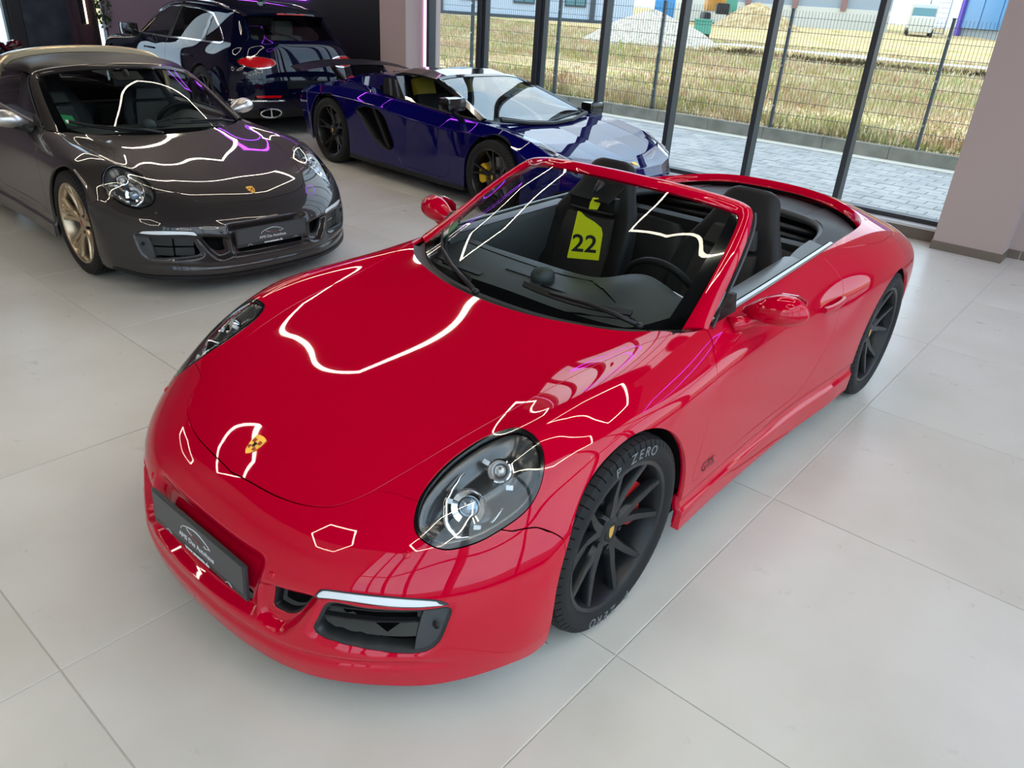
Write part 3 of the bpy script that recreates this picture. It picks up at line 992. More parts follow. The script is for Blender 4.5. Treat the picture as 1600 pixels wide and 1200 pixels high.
# control points of the rear-engined sports car body, half (y >= 0): rows nose to tail, columns centre line to sill
G911 = [
    [(.915, 0, .115), (.907, .2, .115), (.868, .4, .115), (.798, .546, .119), (.712, .655, .119), (.635, .733, .122), (.545, .799, .133), (.475, .845, .15), (.42, .868, .153), (.375, .88, .155), (.33, .885, .165)],
    [(.925, 0, .18), (.917, .2, .18), (.878, .4, .185), (.808, .551, .193), (.719, .665, .199), (.64, .743, .203), (.55, .809, .206), (.475, .858, .211), (.415, .882, .206), (.36, .889, .19), (.3, .888, .165)],
    [(.922, 0, .26), (.913, .2, .265), (.867, .4, .27), (.796, .554, .281), (.714, .67, .289), (.635, .75, .29), (.545, .819, .291), (.465, .868, .285), (.4, .893, .272), (.33, .897, .23), (.25, .89, .165)],
    [(.905, 0, .345), (.897, .2, .35), (.852, .4, .36), (.78, .556, .37), (.697, .672, .38), (.615, .753, .38), (.525, .824, .38), (.44, .875, .37), (.37, .9, .35), (.28, .9, .28), (.18, .89, .165)],
    [(.87, 0, .425), (.862, .2, .43), (.825, .4, .44), (.753, .556, .448), (.662, .67, .461), (.575, .751, .469), (.485, .824, .471), (.395, .877, .458), (.32, .902, .43), (.21, .9, .32), (.1, .89, .165)],
    [(.815, 0, .495), (.805, .2, .5), (.765, .4, .51), (.698, .556, .516), (.607, .668, .529), (.52, .748, .536), (.425, .822, .544), (.335, .876, .531), (.25, .902, .49), (.13, .9, .34), (.02, .89, .165)],
    [(.735, 0, .56), (.72, .2, .565), (.686, .4, .57), (.622, .557, .578), (.535, .667, .59), (.448, .747, .595), (.352, .82, .6), (.25, .874, .583), (.162, .9, .52), (.05, .9, .34), (-.05, .89, .165)],
    [(.6, 0, .625), (.59, .2, .63), (.558, .4, .635), (.511, .56, .641), (.425, .671, .666), (.354, .75, .659), (.266, .821, .651), (.16, .874, .626), (.076, .897, .54), (-.02, .898, .34), (-.12, .89, .165)],
    [(.35, 0, .69), (.34, .2, .69), (.32, .4, .7), (.3, .567, .712), (.24, .68, .742), (.2, .757, .726), (.15, .823, .702), (.08, .874, .662), (0, .895, .55), (-.09, .896, .335), (-.2, .888, .165)],
    [(0, 0, .745), (0, .2, .745), (0, .4, .75), (0, .575, .762), (0, .69, .783), (0, .765, .767), (0, .825, .743), (-.03, .872, .692), (-.09, .893, .55), (-.18, .894, .33), (-.28, .887, .165)],
    [(-.25, 0, .785), (-.25, .2, .785), (-.25, .4, .785), (-.25, .575, .784), (-.25, .685, .8), (-.25, .77, .78), (-.25, .833, .745), (-.26, .875, .684), (-.29, .89, .53), (-.34, .892, .33), (-.42, .885, .17)],
    [(-.5, 0, .83), (-.5, .2, .83), (-.5, .4, .825), (-.5, .58, .817), (-.5, .68, .816), (-.5, .765, .789), (-.5, .83, .746), (-.51, .868, .677), (-.53, .884, .51), (-.56, .887, .33), (-.6, .88, .17)],
    [(-.8, 0, .87), (-.8, .2, .87), (-.8, .4, .865), (-.8, .56, .858), (-.8, .66, .843), (-.8, .75, .817), (-.8, .815, .758), (-.8, .855, .678), (-.8, .875, .5), (-.8, .88, .33), (-.8, .875, .165)],
    [(-1.15, 0, .89), (-1.15, .2, .89), (-1.15, .4, .885), (-1.15, .55, .878), (-1.15, .65, .862), (-1.15, .74, .832), (-1.15, .805, .766), (-1.15, .845, .678), (-1.15, .868, .49), (-1.15, .875, .32), (-1.15, .875, .16)],
    [(-1.5, 0, .91), (-1.5, .2, .91), (-1.5, .4, .905), (-1.5, .54, .895), (-1.5, .645, .878), (-1.5, .735, .85), (-1.5, .8, .78), (-1.5, .845, .69), (-1.5, .872, .5), (-1.5, .88, .32), (-1.5, .88, .155)],
    [(-1.8, 0, .925), (-1.8, .2, .925), (-1.8, .4, .92), (-1.8, .54, .905), (-1.8, .64, .885), (-1.8, .735, .86), (-1.8, .81, .8), (-1.8, .865, .71), (-1.8, .895, .52), (-1.8, .9, .32), (-1.8, .9, .155)],
    [(-2.1, 0, .95), (-2.1, .2, .947), (-2.1, .4, .937), (-2.1, .54, .915), (-2.1, .645, .892), (-2.1, .75, .868), (-2.1, .84, .815), (-2.1, .905, .72), (-2.1, .92, .53), (-2.1, .915, .32), (-2.1, .905, .155)],
    [(-2.45, 0, .962), (-2.45, .2, .958), (-2.45, .4, .943), (-2.45, .54, .915), (-2.45, .64, .89), (-2.45, .75, .865), (-2.45, .85, .812), (-2.45, .918, .715), (-2.45, .928, .53), (-2.45, .92, .33), (-2.45, .905, .17)],
    [(-2.8, 0, .952), (-2.8, .2, .947), (-2.8, .37, .925), (-2.8, .51, .893), (-2.8, .61, .862), (-2.8, .72, .83), (-2.8, .82, .78), (-2.8, .89, .69), (-2.8, .905, .53), (-2.8, .895, .35), (-2.8, .87, .2)],
    [(-3.1, 0, .882), (-3.1, .18, .877), (-3.1, .34, .86), (-3.1, .46, .835), (-3.1, .56, .808), (-3.1, .66, .78), (-3.1, .75, .735), (-3.1, .82, .66), (-3.1, .835, .52), (-3.1, .82, .36), (-3.1, .79, .23)],
    [(-3.38, 0, .79), (-3.37, .16, .785), (-3.36, .29, .77), (-3.34, .4, .75), (-3.32, .49, .73), (-3.3, .58, .71), (-3.28, .66, .67), (-3.26, .72, .61), (-3.25, .735, .5), (-3.25, .72, .38), (-3.25, .69, .26)],
    [(-3.5, 0, .66), (-3.49, .14, .66), (-3.48, .26, .655), (-3.45, .36, .65), (-3.42, .45, .635), (-3.4, .53, .615), (-3.37, .6, .585), (-3.35, .65, .54), (-3.34, .66, .47), (-3.34, .65, .39), (-3.34, .62, .28)],
    [(-3.53, 0, .5), (-3.52, .12, .5), (-3.5, .23, .5), (-3.48, .33, .49), (-3.46, .41, .48), (-3.43, .48, .465), (-3.41, .54, .45), (-3.39, .58, .43), (-3.38, .59, .4), (-3.38, .58, .36), (-3.38, .56, .3)],
]
# ---------------------------------------------------------------- wheels
def wheel(name, car, x, y, side, R, rim_r, width, spoke_mat, cal_mat, style, cap_mat=GOLD, letters=False):
    """wheel centred at (x, y, R); side = +1 for the car's left. Modelled with the outer face towards +y."""
    w = empty(name, (x, y, R), 0, car)
    w.scale = (1, side, 1)
    h = width / 2
    # tyre with shoulder and tread grooves
    prof = [(rim_r - .012, -h * .82), (rim_r + .01, -h * .95), (rim_r + .035, -h), (R - .03, -h * .99), (R - .008, -h * .9)]
    g = [-.62, -.3, .02, .34, .62]
    for q in g:
        prof += [(R - .0005, h * (q - .07)), (R - .009, h * (q - .05)), (R - .009, h * (q + .05)), (R, h * (q + .07))]
    prof += [(R - .008, h * .9), (R - .03, h * .99), (rim_r + .035, h), (rim_r + .03, h * 1.004), (rim_r + .01, h * .96), (rim_r - .004, h * .88)]
    b = MB().lathe(prof, 72)
    t = b.build('tire', RUBBER, w, sharp=40)
    nb = MB()
    for k in range(64):   # shoulder blocks
        a = 2 * PI * k / 64
        M = rotm('Y', -a)
        q = [(R + .0004, h * .66), (R - .0072, h * .895), (R - .027, h * .985)]
        nb.V += [tuple(M @ np.array([r_, y_, z_ + (.004 if y_ > h * .8 else 0)])) for r_, y_ in q for z_ in (-.0022, .0022)]
        b0 = len(nb.V) - 6
        nb.F += [(b0, b0 + 1, b0 + 3, b0 + 2), (b0 + 2, b0 + 3, b0 + 5, b0 + 4)]
    nb.build('tread_sipe', SHADOWBLACK, t, fix=False)['kind'] = 'stuff'
    # rim barrel and lip
    MB().lathe([(rim_r + .004, h * .90), (rim_r - .002, h * .93), (rim_r - .014, h * .90), (rim_r - .022, h * .80), (rim_r - .03, h * .3), (rim_r - .035, -h * .8), (rim_r - .002, -h * .86)], 72).build('rim', spoke_mat, w, sharp=35)
    # brake disc, hat and caliper
    MB().lathe([(.0, h * .12), (.085, h * .12), (.09, h * .02), (.095, h * .02), (rim_r - .085, h * .02), (rim_r - .085, -h * .18), (.09, -h * .18)], 48).build('brake_disc', DISC, w, sharp=35)
    MB().lathe([(0, -h * .3), (rim_r - .04, -h * .3)], 32).build('wheel_backing', SHADOWBLACK, w)
    a0 = PI - .05 if name == 'front_wheel' else .1
    cb = MB()
    rr0, rr1 = rim_r - .135, rim_r - .055
    ring = []
    for k in range(9):
        a = a0 - .5 + k * .125
        e = .012 if k in (0, 8) else 0
        ring.append([((rr0 + e) * math.cos(a), -h * .3, (rr0 + e) * math.sin(a)), ((rr0 + e) * math.cos(a), h * .38 - e, (rr0 + e) * math.sin(a)),
                     ((rr1 - e) * math.cos(a), h * .42 - e, (rr1 - e) * math.sin(a)), ((rr1 - e) * math.cos(a), -h * .3, (rr1 - e) * math.sin(a))])
    cb.loft(ring).build('brake_caliper', cal_mat, w, sharp=40)
    # spokes
    def spoke(a_hub, a_rim, r0, r1, w0, w1, yh, ym, yr, th, name='spoke', bend=0.):
        rings = []
        for k in range(9):
            q = k / 8
            r = r0 + (r1 - r0) * q
            a = a_hub + (a_rim - a_hub) * q + bend * math.sin(PI * q)
            yy = yh + (ym - yh) * min(q * 2, 1) if q < .5 else ym + (yr - ym) * (q - .5) * 2
            ww = w0 + (w1 - w0) * q
            c, s_ = math.cos(a), math.sin(a)
            P = lambda lat, yv: (r * c - lat * s_, yv, r * s_ + lat * c)
            rings.append([P(-ww * .5, yy - th), P(-ww * .62, yy - th * .5), P(-ww * .38, yy), P(ww * .38, yy), P(ww * .62, yy - th * .5), P(ww * .5, yy - th)])
        return MB().loft(rings).build(name, spoke_mat, w, sharp=40)
    yr = h * .86
    yc = yr - .035
    for k in range(5):
        a = PI / 2 + 2 * PI * k / 5 + (.18 if style == 'twin' else .1)
        if style == 'twin':
            spoke(a + .05, a + .30, .045, rim_r - .012, .04, .022, yc, yc + .012, yr, .032, bend=.05)
            spoke(a - .05, a - .30, .045, rim_r - .012, .04, .022, yc, yc + .012, yr, .032, bend=-.05)
        elif style == 'gold':
            spoke(a + .10, a + .30, .04, rim_r - .01, .034, .024, yc, yc + .015, yr, .03)
            spoke(a - .10, a - .30, .04, rim_r - .01, .034, .024, yc, yc + .015, yr, .03)
            spoke(a + .02, a + .09, .09, rim_r - .01, .012, .026, yc - .004, yc + .012, yr, .024)
            spoke(a - .02, a - .09, .09, rim_r - .01, .012, .026, yc - .004, yc + .012, yr, .024)
        else:
            spoke(a, a + .20, .04, rim_r - .01, .036, .016, yc - .02, yc, yr, .026)
            spoke(a, a - .20, .04, rim_r - .01, .036, .016, yc - .02, yc, yr, .026)
    hub = MB().lathe([(0, yc + .004), (.045, yc + .004), (.058, yc - .002), (.07, yc - .018), (.072, yc - .06), (.0, yc - .06)], 40).build('hub', spoke_mat, w, sharp=40)
    for k in range(5):
        a = PI / 2 + 2 * PI * (k + .5) / 5
        MB().lathe([(.0, yc + .004), (.009, yc + .004), (.0105, yc - .02)], 6, c=(.062 * math.cos(a), 0, .062 * math.sin(a))).build('wheel_bolt', BLACKSATIN, w, sharp=30)
    cap = MB().lathe([(0, yc + .0075), (.03, yc + .0075), (.034, yc + .003)], 32).build('center_cap', BLACKSATIN if style != 'gold' else spoke_mat, w, sharp=40)
    cr = MB()
    sh = [(-.012, .02), (0, .023), (.012, .02), (.013, .004), (.009, -.012), (0, -.024), (-.009, -.012), (-.013, .004)]
    cr.prism(sh, yc + .0075, yc + .0088, lambda a_, b_, hh: (a_, hh, b_))
    cr.build('cap_crest', cap_mat, cap)
    if letters:
        tb = MB()
        for txt, ac in (('P ZERO', 1.62), ('P ZERO', -1.52)):
            n = len(txt)
            for i, ch in enumerate(txt):
                if ch == ' ': continue
                V, F = text_geo(ch, .05, depth=.0003)
                a = ac + (i - (n - 1) / 2) * .135
                rr = rim_r + .022
                Q = []
                for v in V:   # letters curve round the sidewall, read with their feet towards the hub
                    ang = a + (-v[0]) * -1 / (rr + .02)
                    q = rr + v[1] * .95
                    Q.append((q * math.cos(ang), h * 1.0015 + v[2], q * math.sin(ang)))
                    if side < 0: Q = [((math.hypot(p[0], p[2])) * math.cos(2 * ac - math.atan2(p[2], p[0])), p[1], math.hypot(p[0], p[2]) * math.sin(2 * ac - math.atan2(p[2], p[0]))) for p in Q]
                tb.add(Q, F)
        tb.build('tire_lettering', PRINTG, t, fix=True)['kind'] = 'stuff'
    return w
# ---------------------------------------------------------------- the sports car body, shared by the red and the grey car
def smooth01(t):
    t = np.clip(t, 0, 1)
    return t * t * (3 - 2 * t)
HL = bcurve([(.229, .618), (.219, .662), (.222, .704), (.234, .742), (.257, .770), (.292, .791), (.331, .801), (.379, .798), (.44, .778), (.495, .753), (.542, .722), (.574, .692), (.594, .654), (.598, .622), (.582, .597), (.545, .575), (.498, .564), (.432, .559), (.36, .565), (.29, .581)], 4, True)
HOODL = [(.766, 0), (.758, .09), (.75, .181), (.733, .274), (.707, .348), (.683, .388), (.65, .42), (.595, .452), (.504, .483), (.406, .508), (.241, .54), (.1, .562), (-.10, .583), (-.249, .604), (-.415, .638), (-.52, .667), (-.575, .686)]
COWL = [(-.335, 0), (-.35, .2), (-.405, .4), (-.475, .55), (-.55, .64), (-.575, .686)]
BELT = [(-.66, .722), (-.8, .727), (-1.2, .722), (-1.6, .713), (-2.0, .70), (-2.35, .685), (-2.6, .635), (-2.76, .52), (-2.84, .3), (-2.87, 0)]
hood_c = bcurve(HOODL, 5)
cowl_c = bcurve(COWL, 5)
belt_c = bcurve([(-.575, .686)] + BELT, 6)
HOODP = [tuple(p) for p in hood_c] + [tuple(p) for p in cowl_c[::-1]] + [(-.335, -.5), (.766, -.5)]
COCKP = [tuple(p) for p in cowl_c] + [tuple(p) for p in belt_c[1:]] + [(-2.87, -.5), (-.335, -.5)]
VENT = bcurve([(.502, .381), (.572, .385), (.646, .388), (.711, .391), (.748, .397), (.760, .385), (.758, .35), (.752, .304), (.739, .272), (.716, .252), (.666, .247), (.583, .255), (.51, .262), (.474, .272), (.466, .293), (.480, .333)], 4, True)
DRL = bcurve([(.463, .388), (.476, .409), (.495, .421), (.586, .428), (.666, .428), (.721, .424), (.742, .417), (.755, .408), (.742, .403), (.709, .400), (.653, .399), (.591, .400), (.524, .397), (.475, .388)], 3, True)
INNER = bcurve([(.322, .362), (.384, .371), (.444, .379), (.43, .345), (.408, .306), (.372, .279), (.335, .278), (.314, .285), (.317, .325)], 3, True)
INREC = bcurve([(.285, .36), (.319, .379), (.39, .388), (.452, .394), (.482, .384), (.46, .34), (.436, .294), (.40, .25), (.366, .232), (.32, .238), (.281, .26), (.276, .31)], 4, True)
MARK = [(.36, .574), (.304, .577), (.219, .580), (.248, .548), (.298, .549), (.335, .557)]
DOOR = [tuple(p) for p in bcurve([(-.725, 1.0), (-.715, .84), (-.644, .774), (-.572, .682), (-.546, .61), (-.518, .53), (-.485, .423), (-.473, .345)], 4)] + \
       [tuple(p) for p in bcurve([(-.50, .338), (-.809, .346), (-1.348, .336), (-1.45, .35), (-1.54, .39), (-1.669, .496), (-1.746, .614), (-1.80, .73), (-1.815, .79), (-1.80, .86), (-1.78, 1.0)], 4)]
BUMPP = [(1.3, -.5), (1.3, 1.3), (.30, 1.3), (.30, .89), (.36, .838), (.418, .801), (.44, .777), (.5, .68), (.55, .575), (.568, .513), (.60, .44), (.55, .3), (.5, 0), (.5, -.5)]
LID = [tuple(p) for p in bcurve([(-2.022, .69), (-2.03, .742), (-2.152, .775), (-2.30, .80), (-2.438, .808), (-2.65, .79), (-2.822, .752), (-3.1, .60), (-3.3, .35), (-3.36, 0)], 4)] + [(-3.36, -.5), (-2.0, -.5)]
def arch_field(xc, zc, r):
    def f(p):
        d = np.hypot(p.V[:, 0] - xc, np.maximum(p.V[:, 2] - zc, 0)) - r
        return np.where(p.V[:, 1] > .55, d, 1.0)
    return f
ARF = arch_field(-.04, .335, .372)
ARR = arch_field(-2.455, .34, .372)
def body_patch():
    S, N = bsurf(G911, 10, 17)
    return Patch.of(S, N)
def tube_obj(name, P, r, mat, parent, n=8, closed=False):
    return MB().tube(P, r, n, closed).build(name, mat, parent, smooth=True)
def pair(name, p, mat, car, rim=.012, label=None):
    a = p.obj(name, mat, car, rim)
    b = p.mirror().obj(name, mat, car, rim)
    if label: a['label'] = b['label'] = label
    return a, b
def car911(car, paint):
    p = body_patch()
    full = p
    p = p.cutout(ARF)[1]
    p = p.cutout(ARR)[1]
    g = .0018
    cock, p = p.cutout(lambda q: sdf(q.xy(), COCKP))
    hood, p = p.cutout(lambda q: sdf(q.xy(), HOODP), g)
    hl, p = p.cutout(lambda q: np.where(q.V[:, 2] > .45, sdf(q.xy(), HL), 1), .0012)
    bump, p = p.cutout(lambda q: sdf(q.xy(), BUMPP), .0012)
    lid, p = p.cutout(lambda q: np.where(q.V[:, 2] > .6, sdf(q.xy(), LID), 1), .0016)
    skirt, p = p.cutout(lambda q: np.maximum(q.V[:, 2] - .306 - .00 * q.V[:, 0], np.maximum(q.V[:, 0] - -.3, -2.2 - q.V[:, 0])), .001)
    door, p = p.cutout(lambda q: np.where(q.V[:, 1] > .5, sdf(q.xz(), DOOR), 1), .0018)
    fender, rear = p.split(-.62 - p.V[:, 0] + 0 * p.V[:, 1])
    # sills: pull a step into the lower strip
    hood.both().obj('hood', paint, car)
    pair('front_fender', fender, paint, car, .02)
    pair('door', door, paint, car)
    skirt = skirt.offset(.013 * smooth01((.262 - skirt.V[:, 2]) / .014) - .006 * np.exp(-((skirt.V[:, 2] - .285) / .008) ** 2)).renormal()
    pair('side_skirt', skirt, paint, car, .03)
    rear.both().obj('rear_body', paint, car, .02)
    lid.both().obj('rear_lid', paint, car, .045)
    # ----- bumper with recesses
    dv = sdf(bump.yz(), INREC)
    rec = np.where(bump.V[:, 0] > .7, .035 * smooth01(-dv / .022), 0)
    dv2 = sdf(bump.yz(), VENT)
    rec3 = -np.where(bump.V[:, 0] > .45, .010 * smooth01((.012 - dv2) / .014), 0)
    # groove above the lower lip
    zl = .172 + .02 * smooth01((bump.V[:, 1] - .3) / .5)
    rec3 += -.010 * smooth01(dv / .03) * np.exp(-((bump.V[:, 2] - zl - .02) / .011) ** 2) * (bump.V[:, 2] < .3) * smooth01((.80 - bump.V[:, 1]) / .1)
    rec2 = np.where(bump.V[:, 0] > .6, .034 * smooth01((.30 - bump.V[:, 1]) / .04) * smooth01((bump.V[:, 2] - .243) / .014) * smooth01((.445 - bump.V[:, 2]) / .035), 0)
    rec = -np.maximum(rec, rec2) + rec3
    bump = bump.offset(rec).renormal()
    bump.N[np.abs(bump.V[:, 1]) < 1e-6, 1] = 0
    front = lambda q, poly: np.where(q.V[:, 0] > .42, sdf(q.yz(), poly), 1)
    vent, bump = bump.cutout(lambda q: front(q, VENT))
    drl, bump = bump.cutout(lambda q: front(q, DRL), .001)
    inner, bump = bump.cutout(lambda q: front(q, INNER))
    mid, bump = bump.cutout(lambda q: np.where(q.V[:, 0] > .6, sdf(q.yz(), [(-.3, .258), (.238, .258), (.243, .30), (-.3, .30)]), 1))
    mark, bump2 = bump.cutout(lambda q: np.where(q.V[:, 1] > .7, sdf(q.xz(), MARK), 1), .001)
    bump = bump2
    bump.both().obj('front_bumper', paint, car, .014)
    ins = lambda q, poly, d: q.split(front(q, poly) + d)
    core, ring = ins(vent, VENT, .008)
    pair('vent_frame', ring.offset(-.004), PLASTICDARK, car, .05)
    flap, core = core.split(.700 + .06 * (core.V[:, 2] - .25) - core.V[:, 1])
    pair('vent_flap', flap.offset(-.006), PLASTIC, car, .04)
    pair('vent_duct', core.offset(-.13), SHADOWBLACK, car, 0)
    for s in (1, -1):
        for zz, zr in ((.325, .333), (.362, .368)):
            MB().loft([[(x - .016, y * s, zz + (y - .5) * .03), (x - .016, y * s, zz + .005 + (y - .5) * .03), (x - .032, y * s, zz + .009 + (y - .5) * .03), (x - .032, y * s, zz + .004 + (y - .5) * .03)] for x, y in ((.825, .475), (.785, .54), (.74, .605), (.69, .66), (.645, .703))]).build('vent_slat', BLACKSATIN, car)
        MB().lathe([(0, .004), (.010, .004), (.012, 0)], 20, axis='x', c=(.632, .737 * s, .345)).build('park_sensor', BLACKSATIN, car, sharp=40)
        for yy, zz, xx in ((.332, .406, .852), (.632, .525, .636)):
            q = full.V[np.argmin(((full.V - np.array([xx, yy, zz])) ** 2).sum(1))]
            n = full.N[np.argmin(((full.V - np.array([xx, yy, zz])) ** 2).sum(1))]
            MB().ball((q[0], q[1] * s, q[2]), .0105, .0105, .0045, 16, 8, np.array(Vector((n[0], n[1] * s, n[2])).to_track_quat('Z', 'Y').to_matrix())).build('sensor_cover', paint, car, smooth=True)
    c2, r2 = ins(inner, INNER, .006)
    pair('duct_frame', r2.offset(-.003), BLACKSATIN, car, .03)
    pair('duct_core', c2.offset(-.05), SHADOWBLACK, car, 0)
    mid.both().offset(-.04).obj('lower_grille', SHADOWBLACK, car, 0)
    d2, dr = drl.split(front(drl, DRL) + .0045)
    pair('running_light', d2.offset(.001), DRLW, car, .006, 'narrow white running light bar')
    pair('light_surround', dr, CHROME if False else PLASTIC, car, .01)
    m2, mr = mark.split(sdf(mark.xz(), MARK) + .003)
    pair('side_marker', m2.offset(.001), DRLW, car, .006)
    pair('marker_surround', mr, BLACKSATIN, car, .01)
    # ----- headlights
    dh = sdf(hl.xy(), HL)
    lens, border = hl.split(dh + .010)
    pair('headlight_border', border, BLACKGLOSS, car, .012)
    for s in (1, -1):
        q = lens if s > 0 else lens.mirror()
        L = q.obj('headlight', LENS, car, 0)
        L['label'] = 'clear oval headlamp with projector'
        ab = q.V * np.array([1, s, 1])
        d = sdf(ab[:, :2], HL)
        cx = np.hypot((ab[:, 0] - .42) / .15, (ab[:, 1] - .683) / .085)
        dep = -.018 - .045 * smooth01((-d - .012) / .05)
        q.offset(dep).renormal().obj('headlight_housing', HOUSING, L, 0)
        def on(x, y, h):
            k = np.argmin((full.V[:, 0] - x) ** 2 + (full.V[:, 1] - y) ** 2 + (full.V[:, 2] < .45) * 9)
            v, n = full.V[k], full.N[k]
            v = v + n * h
            return np.array([v[0], v[1] * s, v[2]]), np.array(Vector((n[0] + .25, n[1] * s, n[2] * .6)).to_track_quat('Z', 'Y').to_matrix())
        c, M = on(.465, .690, -.045)
        MB().lathe([(.030, .012), (.046, .02), (.050, .012), (.048, -.02)], 32, 'z', c, M=M).build('lamp_ring', CHROME, L, sharp=40)
        MB().ball(c, .030, .030, .026, 20, 10, M).build('projector_lens', pbr('projector_glass', (.35, .42, .5), .04, .6, 1), L, smooth=True)
        c, M = on(.348, .690, -.040)
        MB().lathe([(.012, -.012), (.022, .002), (.030, .014), (.034, .012), (.032, -.015)], 28, 'z', c, M=M).build('lamp_ring', CHROME, L, sharp=40)
        MB().ball(c, .017, .017, .014, 16, 8, M).build('upper_lamp', SILVER, L, smooth=True)
        for dx_, dy_ in ((.06, .05), (.075, -.055), (-.055, .058), (-.06, -.05)):
            c, M = on(.42 + dx_, .685 + dy_, -.026)
            MB().bbox(-.010, .010, -.007, .007, -.006, .006, .003, M, c).build('led_pod', DRLW, L, sharp=40)
        # bright reflector band round the lower inner side of the housing
        arc = []
        for a in np.linspace(-.9, 2.6, 22):
            c, M = on(.43 + .105 * math.cos(a - .9), .684 - .072 * math.sin(a - .9), -.026)
            arc.append(c)
        MB().tube(arc, [.003 + .006 * math.sin(PI * i / 21) for i in range(22)], 8).build('reflector_band', CHROME, L, smooth=True)
    # ----- dark inner shell and wheel wells
    sh = full.split(arch_field(-.04, .335, .39)(full))[1]
    sh = sh.split(arch_field(-2.455, .34, .39)(sh))[1]
    sh = sh.split(sdf(sh.xy(), COCKP) - .03)[1]
    sh = sh.split(np.where(sh.V[:, 2] > .45, sdf(sh.xy(), HL) - .02, 1))[1]
    for po in (VENT, INNER, [(-.3, .215), (.25, .215), (.25, .31), (-.3, .31)]):
        sh = sh.split(np.where(sh.V[:, 0] > .42, sdf(sh.yz(), po) - .012, 1))[1]
    sh = sh.both()
    sh.offset(-.026 - .055 * smooth01((sh.V[:, 0] - .45) / .2) * smooth01((.5 - sh.V[:, 2]) / .08)).obj('inner_shell', SHADOWBLACK, car, 0)
    for s in (1, -1):
        for xc, zc, w_ in ((-.04, .335, .27), (-2.455, .34, .36)):
            MB().lathe([(0, .875 * s - w_ * s), (.37, .875 * s - w_ * s), (.372, .85 * s), (.372, .868 * s)], 32, 'y', (xc, 0, zc), 0, PI).build('wheel_well', SHADOWBLACK, car, smooth=True)
            b = MB()
            b.box(xc - .372, xc + .372, min(.6 * s, .61 * s), max(.6 * s, .61 * s), .16, zc)
            b.build('wheel_well', SHADOWBLACK, car)
    MB().box(-3.2, .60, -.50, .50, .13, .16).box(-1.95, -.5, -.80, .80, .13, .16).build('underbody', SHADOWBLACK, car)
    # ----- bonnet crest
    k = np.argmin(((full.V - np.array([.678, 0, .593])) ** 2).sum(1))
    n = full.N[k]
    M = np.array([[0, n[2] * -1, n[0]], [1, 0, 0], [0, n[0], n[2]]])  # columns: y, up-slope, normal
    sh_ = [(-.024, .030), (-.012, .034), (0, .035), (.012, .034), (.024, .030), (.0245, .006), (.020, -.014), (.011, -.028), (0, -.036), (-.011, -.028), (-.020, -.014), (-.0245, .006)]
    e = MB().prism(sh_, -.006, .0022)
    e.xf(M, full.V[k]).build('hood_crest', GOLD, car)
    e2 = MB()
    for sx, a in ((-1, 1), (1, 0), (-1, 0), (1, 1)):
        y0 = .004 if a else -.018
        for i in range(3):
            e2.box(sx * .008 + sx * i * .005 - .0015, sx * .008 + sx * i * .005 + .0015, y0 + abs(i) * .001, y0 + .014 - i * (.002 if not a else 0), .002, .0032)
    e2.xf(M, full.V[k]).build('crest_stripe', CRESTRED, car)
    e3 = MB().prism([(-.006, .006), (0, .009), (.006, .006), (.005, -.004), (0, -.010), (-.005, -.004)], .002, .0034)
    e3.xf(M, full.V[k]).build('crest_shield', BLACKSATIN, car)
    # ----- licence plate
    tilt = math.atan2(.0458 * .11 / .12 * 9, 1) * .0 + .045
    pl = empty('license_plate', (.9018, 0, .2925), 0, car)
    pl.rotation_euler = (0, -tilt, 0)
    pb = MB().bbox(-.011, .0, -.262, .262, 0, .120, .004).build('plate_holder', pbr('plate_frame', (.025, .027, .03), .45), pl, sharp=40)
    MB().bbox(0, .0014, -.252, .252, .02, .114, .0006).build('plate_face', PLATE, pl)
    lb = MB()
    def put(txt, size, y, z, dst, bold=0, al='CENTER'):
        V, F = text_geo(txt, size, al, .0004, bold)
        dst.add([(.0018 + v[2], y + v[0], z + v[1]) for v in V], F)
    put('AMS Das Autohaus', .025, .0, .036, lb)
    put('www.amsauto.de', .0195, .0, .0035, lb, .0006)
    P1 = bcurve([(-.085, .064), (-.075, .078), (-.045, .090), (.0, .098), (.035, .0935), (.068, .082), (.083, .072)], 4)
    lb.tube([(.002, p_[0], p_[1]) for p_ in P1], [.0006 + .0012 * math.sin(PI * i / (len(P1) - 1)) for i in range(len(P1))], 5)
    P2 = bcurve([(-.048, .084), (-.036, .076), (-.018, .073)], 4)
    lb.tube([(.002, p_[0], p_[1]) for p_ in P2], .0008, 5)
    P3 = bcurve([(.048, .072), (.056, .067), (.066, .07), (.078, .074)], 4)
    lb.tube([(.002, p_[0], p_[1]) for p_ in P3], .0011, 5)
    for yy in (-.17, .17):
        P4 = bcurve([(yy - .016, .005), (yy - .006, .013), (yy + .006, .013), (yy + .018, .006)], 3)
        lb.tube([(.001, p_[0], p_[1]) for p_ in P4], .001, 5)
    lb.build('plate_lettering', PRINTW, pl)['kind'] = 'stuff'
    rb = MB()
    P5 = bcurve([(-.035, .069), (-.01, .070), (.015, .066), (.03, .066)], 4)
    rb.tube([(.002, p_[0], p_[1]) for p_ in P5], .0009, 5)
    rb.build('plate_red_stroke', PRINTR, pl)
    # ----- door handles, decal
    for s in (1, -1):
        hb = MB()
        P = bcurve([(-1.60, .858, .692), (-1.66, .874, .695), (-1.74, .88, .70), (-1.79, .874, .703)], 5)
        hb.loft([[(p_[0], (p_[1] + dy) * s, p_[2] + dz) for dy, dz in ((-.006, -.014), (.006, -.012), (.010, 0), (.006, .012), (-.006, .014))] for p_ in P])
        hb.build('door_handle', paint, car, sharp=50)
        V, F = text_geo('GTS', .055, depth=.0003)
        q = [(-.585 - v[0] * s if s > 0 else -.585 + v[0], (.8885 + v[2]) * s, .352 + v[1]) for v in V]
